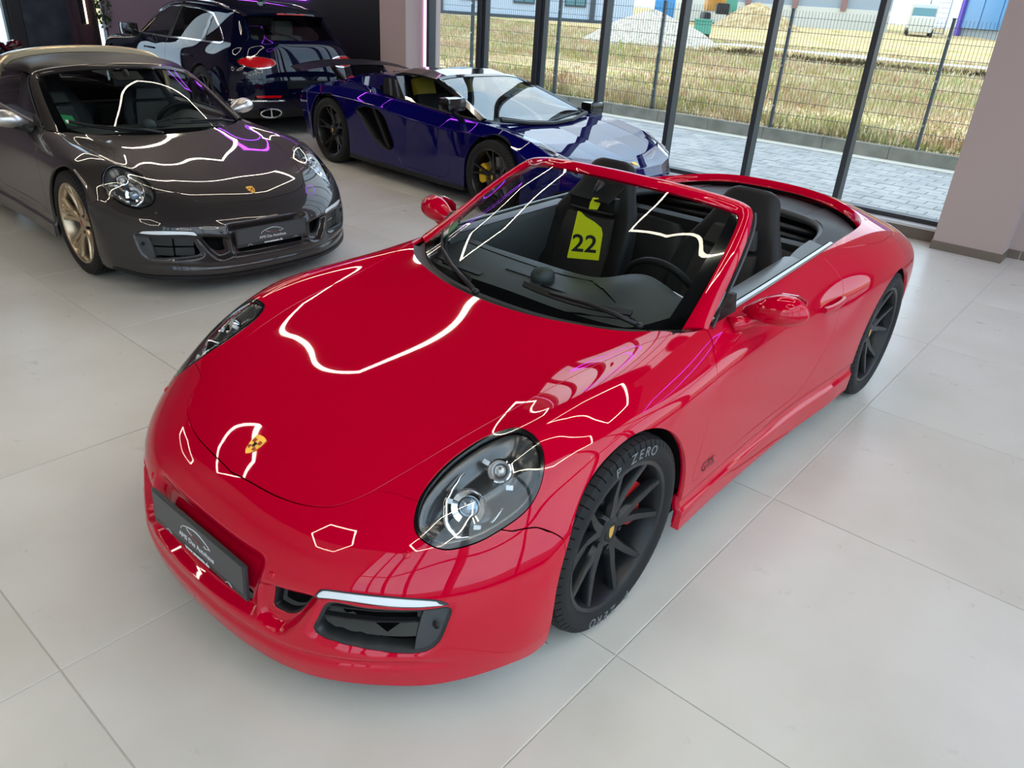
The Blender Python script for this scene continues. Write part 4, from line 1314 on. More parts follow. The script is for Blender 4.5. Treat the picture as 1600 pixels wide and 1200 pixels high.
        MB().add(q, F).build('door_decal', pbr('decal_black', (.05, .0, .004), .5), car)
    return full, cock
# ---------------------------------------------------------------- windscreen, frame and cabin of the sports car
WS = [
    [(-.40, 0, .792), (-.412, .2, .792), (-.465, .4, .796), (-.545, .55, .802), (-.652, .672, .812)],
    [(-.575, 0, .905), (-.588, .2, .904), (-.64, .395, .902), (-.715, .54, .897), (-.81, .650, .895)],
    [(-.745, 0, 1.005), (-.757, .2, 1.003), (-.81, .39, .996), (-.885, .525, .983), (-.97, .618, .992)],
    [(-.915, 0, 1.097), (-.925, .2, 1.094), (-.972, .385, 1.082), (-1.035, .51, 1.062), (-1.105, .588, 1.066)],
    [(-1.078, 0, 1.173), (-1.087, .2, 1.169), (-1.125, .37, 1.154), (-1.168, .49, 1.132), (-1.20, .558, 1.108)]]
FR_IN = [(-.645, .668, .812), (-.80, .648, .900), (-.98, .617, 1.0), (-1.12, .585, 1.075), (-1.188, .560, 1.108), (-1.196, .53, 1.122), (-1.165, .46, 1.138), (-1.12, .34, 1.158), (-1.085, .18, 1.17), (-1.075, 0, 1.174)]
FR_OUT = [(-.70, .738, .818), (-.86, .703, .900), (-1.04, .665, 1.005), (-1.18, .622, 1.085), (-1.245, .588, 1.128), (-1.258, .54, 1.15), (-1.222, .46, 1.170), (-1.17, .34, 1.189), (-1.135, .18, 1.201), (-1.125, 0, 1.205)]
def sym(P): return [tuple(p) for p in P] + [(p[0], -p[1], p[2]) for p in P[-2::-1]]
def seat(name, car, y, mat, ins, label=None):
    t = empty(name, (0, y, 0), 0, car)
    if label: t['label'] = label
    def ring(c, w, th, up, bol, n=20):
        # cross-section: width w, thickness th, side bolsters pushed forward
        c = np.array(c)
        fw = np.array([math.cos(up), 0, math.sin(up)])
        R = []
        for k in range(n):
            a = 2 * PI * k / n
            lx = abs(math.cos(a)) ** .6 * math.copysign(1, math.cos(a))
            ly = abs(math.sin(a)) ** .7 * math.copysign(1, math.sin(a))
            R.append(c + np.array([0, w / 2 * lx, 0]) + fw * (th / 2 * ly + bol * max(0, abs(lx) - .5) * 2 * (1 if ly > -.2 else .4)))
        return R
    # backrest with integrated head restraint
    B = [((-1.49, 0, .44), .47, .14, .30, .03), ((-1.53, 0, .55), .52, .15, .28, .07), ((-1.58, 0, .70), .53, .14, .26, .08), ((-1.625, 0, .84), .49, .13, .26, .06), ((-1.655, 0, .93), .38, .12, .26, .02), ((-1.685, 0, 1.01), .30, .11, .26, .005), ((-1.705, 0, 1.07), .275, .10, .26, 0), ((-1.715, 0, 1.105), .23, .075, .26, 0), ((-1.717, 0, 1.117), .15, .04, .26, 0)]
    P = np.array([ring(*b) for b in B])
    P = _ev(_ext(P, 0), 0, 4)
    MB().loft(list(P)).build('seat_back', mat, t, smooth=True)
    C = [((-1.50, 0, .36), .46, .15, 1.35, .01), ((-1.35, 0, .365), .50, .15, 1.4, .05), ((-1.18, 0, .38), .51, .14, 1.45, .05), ((-1.06, 0, .395), .48, .12, 1.5, .02), ((-1.02, 0, .39), .42, .06, 1.5, 0)]
    P = np.array([ring(*b) for b in C])
    P = _ev(_ext(P, 0), 0, 4)
    MB().loft(list(P)).build('seat_cushion', mat, t, smooth=True)
    # centre insert panels
    for nm, q in (('back_insert', [(-1.455, .52, .31), (-1.49, .70, .33), (-1.535, .86, .27)]), ('back_insert', [(-1.545, .885, .25), (-1.572, .96, .20)])):
        R = []
        for x, z, w_ in q:
            R.append([(x + .012, -w_ / 2, z), (x + .022, -w_ / 4, z), (x + .024, 0, z), (x + .022, w_ / 4, z), (x + .012, w_ / 2, z), (x - .03, w_ / 2, z), (x - .03, -w_ / 2, z)])
        MB().loft(R).build(nm, ins, t, sharp=50)
    return t
def cabin911(car, paint, cock, roofed=False):
    # windscreen
    S, N = bsurf(WS, 8, 6)
    p = Patch.of(S, N).both()
    p.obj('windscreen', WSGLASS, car, 0)['label'] = 'raked tinted windscreen glass'
    # black printed border: low strip along the base and slim sides
    n = S.shape[0]
    lowp = Patch.of(S[:8], N[:8])
    fr = lowp.split(lowp.V[:, 2] - (.822 - .02 * smooth01(np.abs(lowp.V[:, 1]) / .6) + .05 * smooth01((np.abs(lowp.V[:, 1]) - .5) / .17)))[0]
    fr.both().offset(-.003).obj('windscreen_border', BLACKGLOSS, car, 0)
    edge = Patch.of(S[:, -4:], N[:, -4:]).offset(-.003)
    a = edge.obj('windscreen_border', BLACKGLOSS, car, 0)
    edge.mirror().obj('windscreen_border', BLACKGLOSS, car, 0)
    # frame
    I = np.array(sym(bcurve(FR_IN, 6)))
    O = np.array(sym(bcurve(FR_OUT, 6)))
    rings = []
    for k in range(len(I)):
        i, o = I[k], O[k]
        t = I[min(k + 1, len(I) - 1)] - I[max(k - 1, 0)]
        nn = np.cross(o - i, t)
        nn /= np.linalg.norm(nn) + 1e-9
        if nn[2] < 0: nn = -nn
        rings.append([i - nn * .012, i + nn * .001, i + (o - i) * .2 + nn * .009, i + (o - i) * .5 + nn * .013, i + (o - i) * .8 + nn * .009, o + nn * .0, o - nn * .02, (i + o) / 2 - nn * .035])
    MB().loft(rings).build('windscreen_frame', paint, car, sharp=50)
    for s in (1, -1):
        q = bcurve([(-.715, .745, .822), (-.87, .71, .90), (-1.05, .67, 1.0), (-1.19, .628, 1.08), (-1.262, .590, 1.122)], 6)
        MB().loft([[(a_[0] - .002, (a_[1] + .002) * s, a_[2]), (a_[0] - .014, (a_[1] + .004) * s, a_[2] - .004), (a_[0] - .030, (a_[1] - .012) * s, a_[2] - .018), (a_[0] - .012, (a_[1] - .014) * s, a_[2] - .02)] for a_ in q]).build('door_seal', PLASTIC, car, sharp=40)
        # triangular corner piece carrying the mirror
        MB().prism([(-.725, .815), (-.93, .822), (-.905, .905), (-.875, .905)], .716, .734, lambda a_, b_, h: (a_, h * s, b_)).build('mirror_sail', BLACKSATIN, car)
        # belt trims
        xs = np.linspace(-.75, -1.99, 26)
        zb = np.interp(-xs, [.66, .8, 1.2, 1.6, 2.0], [.822, .831, .846, .862, .876])
        yb = np.interp(-xs, [.66, .8, 1.2, 1.6, 2.0], [.722, .727, .722, .713, .70])
        MB().loft([[(x, (y + .004) * s, z + .002), (x, (y + .002) * s, z + .012), (x, (y - .012) * s, z + .014), (x, (y - .014) * s, z - .01)] for x, y, z in zip(xs, yb, zb)]).build('belt_trim', ALU, car, sharp=40)
        MB().loft([[(x, (y - .014) * s, z + .006), (x, (y - .026) * s, z + .006), (x, (y - .028) * s, z - .02), (x, (y - .014) * s, z - .02)] for x, y, z in zip(xs, yb, zb)]).build('window_slot', SHADOWBLACK, car)
        k = 19
        MB().loft([[(x, (y - .027) * s, z + .006), (x, (y - .06) * s, z + .013), (x, (y - .098) * s, z + .004), (x, (y - .09) * s, z - .01)] for x, y, z in zip(xs[:k], yb[:k], zb[:k])]).build('door_cap', DOORCAP, car, sharp=50)
        MB().loft([[(x, (y - .028) * s, z + .002), (x, (y - .06) * s, z + .006), (x, (y - .10) * s, z + .0), (x, (y - .115) * s, z - .03), (x, (y - .12) * s, z - .20), (x, (y - .05) * s, z - .42), (x, (y - .03) * s, z - .42)] for x, y, z in zip(xs[:k], yb[:k], zb[:k])]).build('door_panel', LEATHERGREY, car, sharp=50)
    # cockpit tub
    b = MB()
    P = [(-.42, .62, .70), (-.62, .69, .70), (-1.2, .70, .70), (-2.0, .68, .72), (-2.5, .55, .75)]
    for s in (1, -1):
        b.grid([[(x, y * s, z), (x, y * s, .22)] for x, y, z in P])
    b.grid([[(x, -y, .24), (x, y, .24)] for x, y, z in P])
    b.grid([[(-.42, -.62, .74), (-.42, .62, .74)], [(-.42, -.62, .22), (-.42, .62, .22)]])
    b.grid([[(-2.5, -.55, .80), (-2.5, .55, .80)], [(-2.45, -.55, .22), (-2.45, .55, .22)]])
    b.build('cabin_floor', SHADOWBLACK, car)
    # rear seats and bulkhead
    for y in (-.33, .33):
        MB().loft(list(_ev(_ext(np.array([[(x + dx, y + w_ * lx, z + dz) for lx, dx, dz in ((-1, 0, 0), (-.8, .05, .01), (0, .035, .015), (.8, .05, .01), (1, 0, 0), (.8, -.07, 0), (-.8, -.07, 0))] for x, z, w_ in ((-1.95, .42, .24), (-2.03, .6, .25), (-2.10, .72, .22), (-2.12, .76, .16))]), 0), 0, 4))).build('rear_seat_back', LEATHER, car, smooth=True)
    MB().bbox(-2.22, -2.12, -.56, .56, .45, .80, .03).build('rear_bulkhead', LEATHER, car, sharp=40)
    MB().bbox(-1.98, -1.85, -.5, .5, .3, .42, .04).build('rear_bench', LEATHER, car, sharp=40)
    MB().bbox(-2.0, -.95, -.10, .10, .24, .42, .03).build('center_console', LEATHER, car, sharp=40)
    # tonneau band round the rear opening
    if not roofed:
        q = cock.split(sdf(cock.xy(), COCKP) + .006)[0]
        inn = [tuple(p_) for p_ in bcurve([(-1.40, .72), (-1.55, .69), (-1.62, .645), (-1.85, .61), (-2.1, .598), (-2.3, .55), (-2.42, .45), (-2.49, .3), (-2.52, 0)], 6)] + [(-2.52, -.5), (-.2, -.5), (-.2, 1.0), (-1.35, 1.0)]
        q = q.split(sdf(q.xy(), inn))[1]
        drop = -.038 - .028 * smooth01((-2.3 - q.V[:, 0]) / .4) - .03 * smooth01((q.V[:, 0] + 2.85) / .35) * smooth01((.6 - q.V[:, 1]) / .3)
        q = q.offset(drop).renormal()
        fl, q = q.split(-1.965 - q.V[:, 0])
        q2, q3 = q.split(np.abs(q.V[:, 0] * .5 + q.V[:, 1] * .86 + .66) * 1.0 - .0015 if False else sdf(q.xy(), [(-3, .36), (-2.2, .36), (-2.2, -.5), (-3, -.5)]))
        q2 = q2.split(sdf(q2.xy(), [(-3, .36), (-2.2, .36), (-2.2, -.5), (-3, -.5)]) + .0025)[0]
        a1, a2 = q2.split(-2.70 + .06 * q2.V[:, 1] ** 2 * 6 - q2.V[:, 0])
        a1.both().obj('tonneau_cover', TONNEAU, car, .02)
        a2.both().offset(-.006).obj('tonneau_cover', TONNEAU, car, .02)
        pair('tonneau_side', q3, TONNEAU, car, .02)
        fl = fl.split(-1.975 - fl.V[:, 0] + .0)[0].offset(.022)
        pair('tonneau_flap', fl, PLASTIC if False else pbr('flap_grey', (.06, .07, .08), .4), car, .02, 'lighter grey flap panel')
        tp = [(x, y, np.interp(-x, [1.9, 2.1, 2.3, 2.52], [.838, .842, .848, .862])) for x, y in [(-1.93, .60), (-2.1, .59), (-2.3, .54), (-2.41, .45), (-2.475, .3), (-2.505, .15), (-2.51, 0)]]
        tube_obj('opening_frame', sym(bcurve(tp, 4)), .022, PLASTIC, car, 10)
        for z_ in (.80, .76, .72):
            tube_obj('folded_bow', [(-2.40 + (.8 - z_) * .6, -.5, z_), (-2.44 + (.8 - z_) * .6, 0, z_ + .01), (-2.40 + (.8 - z_) * .6, .5, z_)], .018, BLACKSATIN, car)
    # dashboard
    ys = np.linspace(-.67, .67, 31)
    D = []
    for y in ys:
        ed = smooth01((abs(y) - .45) / .25)
        hump = .082 * math.exp(-((y - .365) / .17) ** 2)
        c_ = -.16 * ed
        D.append([(-.43 - .19 * ed, y, .755), (-.52 - .16 * ed, y, .775 + .1 * hump), (-.64 - .12 * ed, y, .795 + .45 * hump), (-.76 - .08 * ed, y, .802 + .85 * hump), (-.86 - .04 * ed, y, .80 + hump), (-.90 - .03 * ed, y, .775 + .9 * hump), (-.91, y, .70), (-.86, y, .58), (-.80, y, .42)])
    S, N = bsurf(D, 2, 6, mirror=False)
    dp = Patch.of(S, -N)
    dp.F = [f[::-1] for f in dp.F]
    dp.obj('dashboard', LEATHERGREY, car, 0)
    # groove lines, vents and the stopwatch pod on the dashboard top
    def dz(x, y): return S.reshape(-1, 3)[np.argmin((S[..., 0].ravel() - x) ** 2 + (S[..., 1].ravel() - y) ** 2 + 9 * (S[..., 2].ravel() < .74))][2]
    for q, r in (([(-.83, -.60), (-.80, -.3), (-.80, .0), (-.80, .14), (-.74, .22), (-.66, .34), (-.60, .50), (-.62, .62)], .003), ([(-.60, -.55), (-.52, -.25), (-.50, 0), (-.52, .25), (-.60, .52)], .004)):
        P = bcurve(q, 5)
        tube_obj('dash_seam', [(x, y, dz(x, y) + .0) for x, y in P], r, SHADOWBLACK, car, 6)
    for (x, y, w_) in ((-.58, -.36, .22), (-.70, -.13, .15), (-.66, .10, .16)):
        MB().bbox(x - .022, x + .022, y - w_ / 2, y + w_ / 2, dz(x, y) - .004, dz(x, y) + .003, .003).build('dash_vent', BLACKSATIN, car)
    MB().ball((-.70, -.02, dz(-.70, -.02) + .01), .055, .05, .045, 18, 10).build('stopwatch_pod', PLASTIC, car, smooth=True)
    # steering wheel
    t = empty('steering_wheel', (-1.02, .365, .76), 0, car)
    M = np.array(Matrix.Rotation(math.radians(-66), 3, 'Y'))
    Pm = lambda a, r, h=0: M @ np.array([r * math.cos(a), r * math.sin(a), h])
    MB().tube([Pm(2 * PI * k / 40, .175) for k in range(40)], .0155, 10, True).build('steering_rim', LEATHER, t, smooth=True)
    for a in (PI / 2, -PI / 2, PI):
        MB().tube([Pm(a, .04, .02), Pm(a, .10, .008), Pm(a, .165)], [.02, .016, .012], 8).build('steering_spoke', SILVER, t, smooth=True)
    MB().ball((0, 0, 0), .062, .066, .03, 18, 8, M).build('steering_hub', LEATHER, t, smooth=True)
    # seats
    for y in (.385, -.385):
        seat('sport_seat', car, y, LEATHER, pbr('seat_insert', (.028, .026, .026), .6))
    # inside mirror and sun sensor
    mi = MB().tube([(-1.03, 0, 1.158), (-1.0, -.0, 1.13), (-.985, 0, 1.105)], [.02, .014, .012], 8).build('mirror_stalk', BLACKSATIN, car, smooth=True)
    MB().bbox(-.02, .02, -.115, .115, -.032, .032, .015, c=(-.995, 0, 1.085)).build('inside_mirror', BLACKSATIN, car, sharp=40)
    MB().bbox(-.06, .06, -.10, .10, -.004, .004, .003, rotm('Y', .42), (-1.0, 0, 1.125)).build('sensor_pad', BLACKSATIN, car)
    # wipers
    def onws(x0, y):
        V = WSV
        return V
    Sv, Nv = bsurf(WS, 16, 12)
    Sv = np.concatenate([Sv.reshape(-1, 3), Sv.reshape(-1, 3) * [1, -1, 1]])
    def wsp(y, z, up=.012):
        k = np.argmin((Sv[:, 1] - y) ** 2 + (Sv[:, 2] - z) ** 2)
        return Sv[k] + np.array([.5, 0, .85]) * up
    for pts, piv in (([(-.58, .862), (-.45, .838), (-.30, .818), (-.17, .806)], (-.09, .79)), ([(.06, .842), (.20, .834), (.36, .826), (.50, .828)], (.56, .806))):
        B = [wsp(y, z, .012) for y, z in pts]
        MB().loft([[b_ + np.array([.004, 0, -.008]), b_ + np.array([.010, 0, .0]), b_ + np.array([-.0, 0, .016]), b_ + np.array([-.006, 0, .0])] for b_ in bcurve(B, 4)]).build('wiper_blade', BLACKSATIN, car, sharp=40)
        c_ = wsp(*piv, .02) + np.array([.03, 0, 0])
        mid_ = wsp(*pts[2], .03)
        tube_obj('wiper_arm', [c_, (c_ + mid_) / 2 + np.array([.01, 0, .008]), mid_, wsp(*pts[1], .028)], [.011, .009, .007, .005], BLACKSATIN, car)
        MB().ball(c_, .016, .016, .012).build('wiper_pivot', BLACKSATIN, car, smooth=True)
    # green badge in the corner
    c_ = wsp(-.56, .858, -.004)
    q = []
    V = np.array([wsp(y, z, .003) for y, z in ((-.60, .858), (-.545, .848), (-.54, .90), (-.592, .905))])
    MB().add(V, [(0, 1, 2, 3)]).build('windscreen_sticker', GREENST, car)
    V2 = np.array([wsp(y, z, .0045) for y, z in ((-.594, .862), (-.555, .855), (-.553, .874), (-.592, .88))])
    MB().add(V2, [(0, 1, 2, 3)]).build('sticker_band', PRINTW, car)
def cowl_panel(car):
    # black scuttle panel between bonnet edge and glass
    R = []
    for (x, y), w_ in zip(bcurve([(-.335, 0), (-.35, .2), (-.405, .4), (-.475, .55), (-.55, .64), (-.60, .69)], 4), WSB):
        R.append([(x + .012, y, .787 + .03 * abs(y)), (w_[0] + .004, w_[1], w_[2] - .012)])
    R = R[::-1][:-1] if False else R
    full = [[(a[0], -a[1], a[2]) for a in r] for r in R[:0:-1]] + R
    MB().grid([[r[0], ((r[0][0] + r[1][0]) / 2, (r[0][1] + r[1][1]) / 2, min(r[0][2], r[1][2]) - .012), r[1]] for r in full]).build('scuttle_panel', BLACKSATIN, car, smooth=True)
WSB = bcurve(WS[0] + [(-.68, .70, .815)], 4)
def side_mirror(car, s, mat, base_mat):
    t = empty('door_mirror', (-.13, -.035 * s, -.062), 0, car)
    # shell: rounded outer, flatter trailing face
    prof = [(.80, .905, .012, .014), (.835, .915, .030, .036), (.875, .925, .045, .058), (.92, .932, .052, .068), (.965, .936, .050, .064), (1.0, .938, .040, .050), (1.022, .938, .022, .03), (1.03, .938, .008, .01)]
    rings = []
    for y, z, dx, dz_ in prof:
        rings.append([(-.80 - .10 * (y - .8) + dx * 1.5 * (c_ if c_ > 0 else c_ * .55), y * s, z + dz_ * sn * (1 if sn > 0 else .8)) for c_, sn in ((math.cos(2 * PI * k / 20), math.sin(2 * PI * k / 20)) for k in range(20))])
    P = _ev(_ext(np.array(rings), 0), 0, 4)
    MB().loft(list(P)).build('mirror_shell', mat, t, smooth=True)
    MB().loft([[(-.872 - .06 * (y - .8), (y) * s, z - h_) , (-.872 - .06 * (y - .8), y * s, z + h_), (-.868 - .06 * (y - .8), y * s, z + h_), (-.868 - .06 * (y - .8), y * s, z - h_)] for y, z, h_ in ((.86, .926, .035), (.90, .93, .05), (.96, .936, .05), (.995, .938, .035))]).build('mirror_glass', CHROME, t)
    MB().tube([(-.70, .80 * s, .868), (-.75, .825 * s, .872), (-.79, .85 * s, .878), (-.79, .89 * s, .90)], [.034, .026, .024, .028], 12).build('mirror_foot', base_mat, t, smooth=True)
    return t
# ---------------------------------------------------------------- the red open car
red = empty('convertible_car')
tag(red, 'glossy red open-top sports car in the foreground with black wheels and a yellow 22 tag', 'car')
full911, cock911 = car911(red, RED)
N_SHARED = len(red.children)
cabin911(red, RED, cock911)
cowl_panel(red)
for s in (1, -1):
    side_mirror(red, s, RED, RED)
    wheel('front_wheel', red, -.035, .765 * s, s, .340, .262, .245, WHEELBLACK, CALRED, 'twin', GOLD, letters=True)
    wheel('rear_wheel', red, -2.45, .768 * s, s, .345, .262, .30, WHEELBLACK, CALRED, 'twin', GOLD)
# hanging price tag
tg = empty('number_tag', (-.955, -.0, .965))
tag(tg, 'yellow paper tag with black number 22 hanging from the inside mirror of the red car', 'tag')
tb = MB().prism([(-.072, -.13), (.066, -.13), (.07, -.01), (.062, .018), (.03, .042), (-.01, .062), (-.03, .08), (-.045, .085)], -.0006, .0006, lambda a, b, h: (h, a, b))
M = rotm('Z', .62) @ rotm('Y', .10)
tb.xf(M)
tb.build('tag_card', YELLOW, tg)
V, F = text_geo('22', .11, depth=.0004, bold=.002)
MB().add(np.array([(.0012 + v[2], -.003 + v[0], -.095 + v[1]) for v in V]) @ M.T, F).build('tag_number', PRINTK, tg)
MB().prism([(.0, .10), (.035, .10), (.045, .125), (.035, .15), (.012, .15), (.002, .128)], -.0006, .0006, lambda a, b, h: (h + .01, a, b)).xf(M).build('tag_hook', YELLOW, tg)
# ---------------------------------------------------------------- the grey car with its fixed roll bar and dark roof
grey = copy_tree(red, {RED: GREY}, None, ('tonneau_cover', 'tonneau_side', 'tonneau_flap', 'opening_frame', 'folded_bow', 'door_mirror', 'front_wheel', 'rear_wheel', 'door_decal', 'vent_slat'))
grey.name = 'targa_car'
grey.location = (-1.075, -3.455, 0)
grey.rotation_euler = (0, 0, math.radians(88.2))
tag(grey, 'dark grey sports car with pale gold roll bar and champagne wheels', 'car')
def targa_top(car, paint):
    f0 = [(-1.112, 0, 1.203), (-1.122, .18, 1.199), (-1.158, .34, 1.187), (-1.21, .46, 1.168), (-1.245, .545, 1.148), (-1.24, .588, 1.125)]
    def row(x, zs, ys=(0, .18, .34, .46, .55, .592)): return [(x, y, z) for y, z in zip(ys, zs)]
    T = [f0, row(-1.33, (1.238, 1.235, 1.224, 1.204, 1.178, 1.142)), row(-1.50, (1.243, 1.240, 1.229, 1.208, 1.18, 1.142), (0, .18, .34, .46, .556, .602)), row(-1.66, (1.236, 1.233, 1.222, 1.20, 1.170, 1.132), (0, .18, .34, .465, .56, .607)), row(-1.80, (1.222, 1.219, 1.208, 1.186, 1.156, 1.12), (0, .18, .34, .465, .56, .61))]
    S, N = bsurf(T, 6, 5)
    p = Patch.of(S, N).both()
    p.obj('roof_panel', BLACKSATIN, car, .03)
    # roll bar: side legs and top band
    Q = np.array(bcurve([(-1.97, .722, .855), (-1.93, .705, .95), (-1.885, .672, 1.05), (-1.85, .632, 1.125), (-1.835, .59, 1.178), (-1.825, .52, 1.215), (-1.82, .38, 1.243), (-1.815, .2, 1.259), (-1.815, 0, 1.264)], 5))
    Q = np.concatenate([Q, (Q * [1, -1, 1])[-2::-1]])
    ra, rb = [], []
    for k in range(len(Q)):
        t = Q[min(k + 1, len(Q) - 1)] - Q[max(k - 1, 0)]
        t /= np.linalg.norm(t)
        fw = np.array([1, 0, 0]) - t * t[0]
        fw /= np.linalg.norm(fw)
        nn = np.cross(t, fw)
        if nn @ np.array([0, Q[k][1] * .5, 1]) < 0: nn = -nn
        P = lambda a, h: Q[k] + fw * a + nn * h
        ra.append([P(.075, -.03), P(.078, .004), P(.068, .014), P(.020, .016), P(.018, -.012)])
        rb.append([P(.018, -.012), P(.018, .011), P(-.08, .004), P(-.10, -.004), P(-.10, -.02)])
    MB().loft(ra).build('roll_bar_trim', GOLDBAR, car, sharp=40)
    MB().loft(rb).build('roll_bar', SILVER, car, sharp=40)
    # wrap-round rear glass
    R = [[(-1.90, y, z) for y, z in ((0, 1.252), (.25, 1.244), (.45, 1.216), (.57, 1.165), (.655, 1.06), (.712, .87))],
         [(-2.2, y, z) for y, z in ((0, 1.20), (.24, 1.19), (.43, 1.165), (.54, 1.115), (.62, 1.02), (.68, .875))],
         [(-2.5, y, z) for y, z in ((0, 1.09), (.22, 1.085), (.40, 1.06), (.51, 1.02), (.58, .96), (.64, .875))],
         [(-2.84, y, z) for y, z in ((0, .955), (.2, .95), (.34, .93), (.43, .905), (.49, .885), (.54, .87))]]
    S, N = bsurf(R, 6, 6)
    Patch.of(S, N).both().obj('rear_glass', DARKGLASS, car, 0)
    # side windows
    for s in (1, -1):
        top = bcurve([(-.93, .690, .925), (-1.08, .662, 1.005), (-1.22, .62, 1.082), (-1.33, .604, 1.125), (-1.55, .612, 1.15), (-1.80, .618, 1.158)], 5)
        G = []
        for x, y, z in top:
            yb_, zb_ = np.interp(-x, [.66, .8, 1.2, 1.6, 2.0], [.722, .727, .722, .713, .70]) - .01, np.interp(-x, [.66, .8, 1.2, 1.6, 2.0], [.822, .831, .846, .862, .876]) - .01
            G.append([(x, (y * t + yb_ * (1 - t) + .012 * math.sin(PI * t)) * s, z * t + zb_ * (1 - t)) for t in np.linspace(0, 1, 7)])
        MB().grid(G).build('side_window', SIDEGLASS, car, smooth=True)
targa_top(grey, GREY)
for s in (1, -1):
    side_mirror(grey, s, SILVER, BLACKSATIN)
    wheel('front_wheel', grey, -.035, .765 * s, s, .340, .262, .245, GOLDWHEEL, CALYEL if False else BLACKSATIN, 'gold', CRESTRED)
    wheel('rear_wheel', grey, -2.45, .768 * s, s, .345, .262, .30, GOLDWHEEL, BLACKSATIN, 'gold', CRESTRED)
# closed louvre panels in the side vents of the grey car
_vp = [(.825, .475), (.785, .54), (.74, .605), (.69, .66), (.645, .703), (.62, .73)]
for s in (1, -1):
    for z0, z1 in ((.262, .316), (.325, .376)):
        for y0, y1 in ((.492, .585), (.595, .695)):
            xa, xb = (np.interp(y, [p_[1] for p_ in _vp], [p_[0] for p_ in _vp]) - .022 for y in (y0, y1))
            MB().add([(xa, y0 * s, z0), (xb, y1 * s, z0 + .003), (xb, y1 * s, z1), (xa, y0 * s, z1), (xa - .012, y0 * s, z0), (xb - .012, y1 * s, z0 + .003), (xb - .012, y1 * s, z1), (xa - .012, y0 * s, z1)],
                     [(0, 1, 2, 3), (7, 6, 5, 4), (0, 4, 5, 1), (1, 5, 6, 2), (2, 6, 7, 3), (3, 7, 4, 0)]).build('vent_louvre', PLASTICDARK, grey)
# dark lower lip of the grey car
lp = [(p_[0] + .006, p_[1], p_[2] + .006) for p_ in (G911[0][j] for j in range(0, 9))]
L_ = bcurve(lp, 4)
MB().loft([[(x + .012, y, z - .004), (x + .012, y, z + .016), (x - .03, y * .985, z + .014), (x - .04, y * .98, z - .012)] for x, y, z in sym([tuple(q) for q in L_[::-1]])]).build('front_lip', BLACKSATIN, grey, sharp=40)
# ---------------------------------------------------------------- the blue wedge-shaped supercar
def tight(G, e=.16):
    G = np.array(G, float)
    for ax in (0, 1):
        A = np.moveaxis(G, ax, 0)
        o = []
        for k in range(len(A)):
            if k: o.append(A[k] + (A[k - 1] - A[k]) * e)
            o.append(A[k])
            if k < len(A) - 1: o.append(A[k] + (A[k + 1] - A[k]) * e)
        G = np.moveaxis(np.array(o), 0, ax)
    return G
GL = [
    [(1.00, 0, .15), (.97, .33, .14), (.88, .62, .13), (.74, .81, .13), (.60, .90, .14), (.52, .93, .15), (.39, .945, .16)],
    [(1.05, 0, .44), (.99, .33, .43), (.87, .62, .40), (.73, .81, .40), (.60, .91, .37), (.52, .945, .32), (.37, .955, .18)],
    [(1.00, 0, .515), (.95, .33, .51), (.83, .62, .53), (.70, .80, .545), (.56, .91, .48), (.46, .95, .40), (.33, .957, .17)],
    [(.76, 0, .565), (.74, .33, .575), (.66, .63, .605), (.56, .80, .62), (.46, .925, .55), (.40, .96, .43), (.25, .96, .165)],
    [(.36, 0, .64), (.36, .33, .655), (.36, .64, .675), (.34, .81, .70), (.32, .945, .62), (.30, .967, .45), (.14, .96, .16)],
    [(0, 0, .70), (0, .33, .715), (0, .64, .73), (0, .83, .755), (0, .96, .68), (0, .972, .45), (-.05, .96, .15)],
    [(-.35, 0, .755), (-.35, .33, .76), (-.35, .63, .765), (-.35, .81, .765), (-.35, .945, .68), (-.35, .96, .45), (-.38, .95, .14)],
    [(-.8, 0, .79), (-.8, .33, .79), (-.8, .60, .785), (-.8, .78, .765), (-.8, .93, .66), (-.8, .94, .42), (-.8, .95, .13)],
    [(-1.3, 0, .81), (-1.3, .33, .81), (-1.3, .60, .81), (-1.3, .785, .79), (-1.3, .935, .68), (-1.3, .94, .42), (-1.3, .96, .13)],
    [(-1.75, 0, .84), (-1.75, .33, .84), (-1.75, .62, .835), (-1.75, .81, .81), (-1.75, .965, .725), (-1.75, .965, .45), (-1.75, .97, .13)],
    [(-2.2, 0, .88), (-2.2, .33, .885), (-2.2, .60, .87), (-2.2, .82, .825), (-2.2, .99, .745), (-2.2, .99, .48), (-2.2, .98, .13)],
    [(-2.7, 0, .88), (-2.7, .33, .885), (-2.7, .62, .86), (-2.7, .84, .825), (-2.7, 1.0, .745), (-2.7, 1.01, .5), (-2.68, .99, .14)],
    [(-3.15, 0, .84), (-3.15, .33, .84), (-3.15, .62, .825), (-3.15, .84, .79), (-3.15, .985, .72), (-3.14, .99, .5), (-3.1, .96, .2)],
    [(-3.46, 0, .79), (-3.46, .33, .79), (-3.45, .60, .775), (-3.43, .80, .75), (-3.38, .93, .69), (-3.36, .935, .5), (-3.34, .90, .25)],
    [(-3.55, 0, .60), (-3.55, .33, .60), (-3.54, .60, .60), (-3.52, .79, .60), (-3.46, .90, .58), (-3.44, .90, .48), (-3.42, .86, .30)],
]
blue = empty('wedge_supercar', (-4.547, -2.838, 0), 1.48)
tag(blue, 'deep blue wedge-shaped supercar with black rear wing standing before the window wall', 'car')
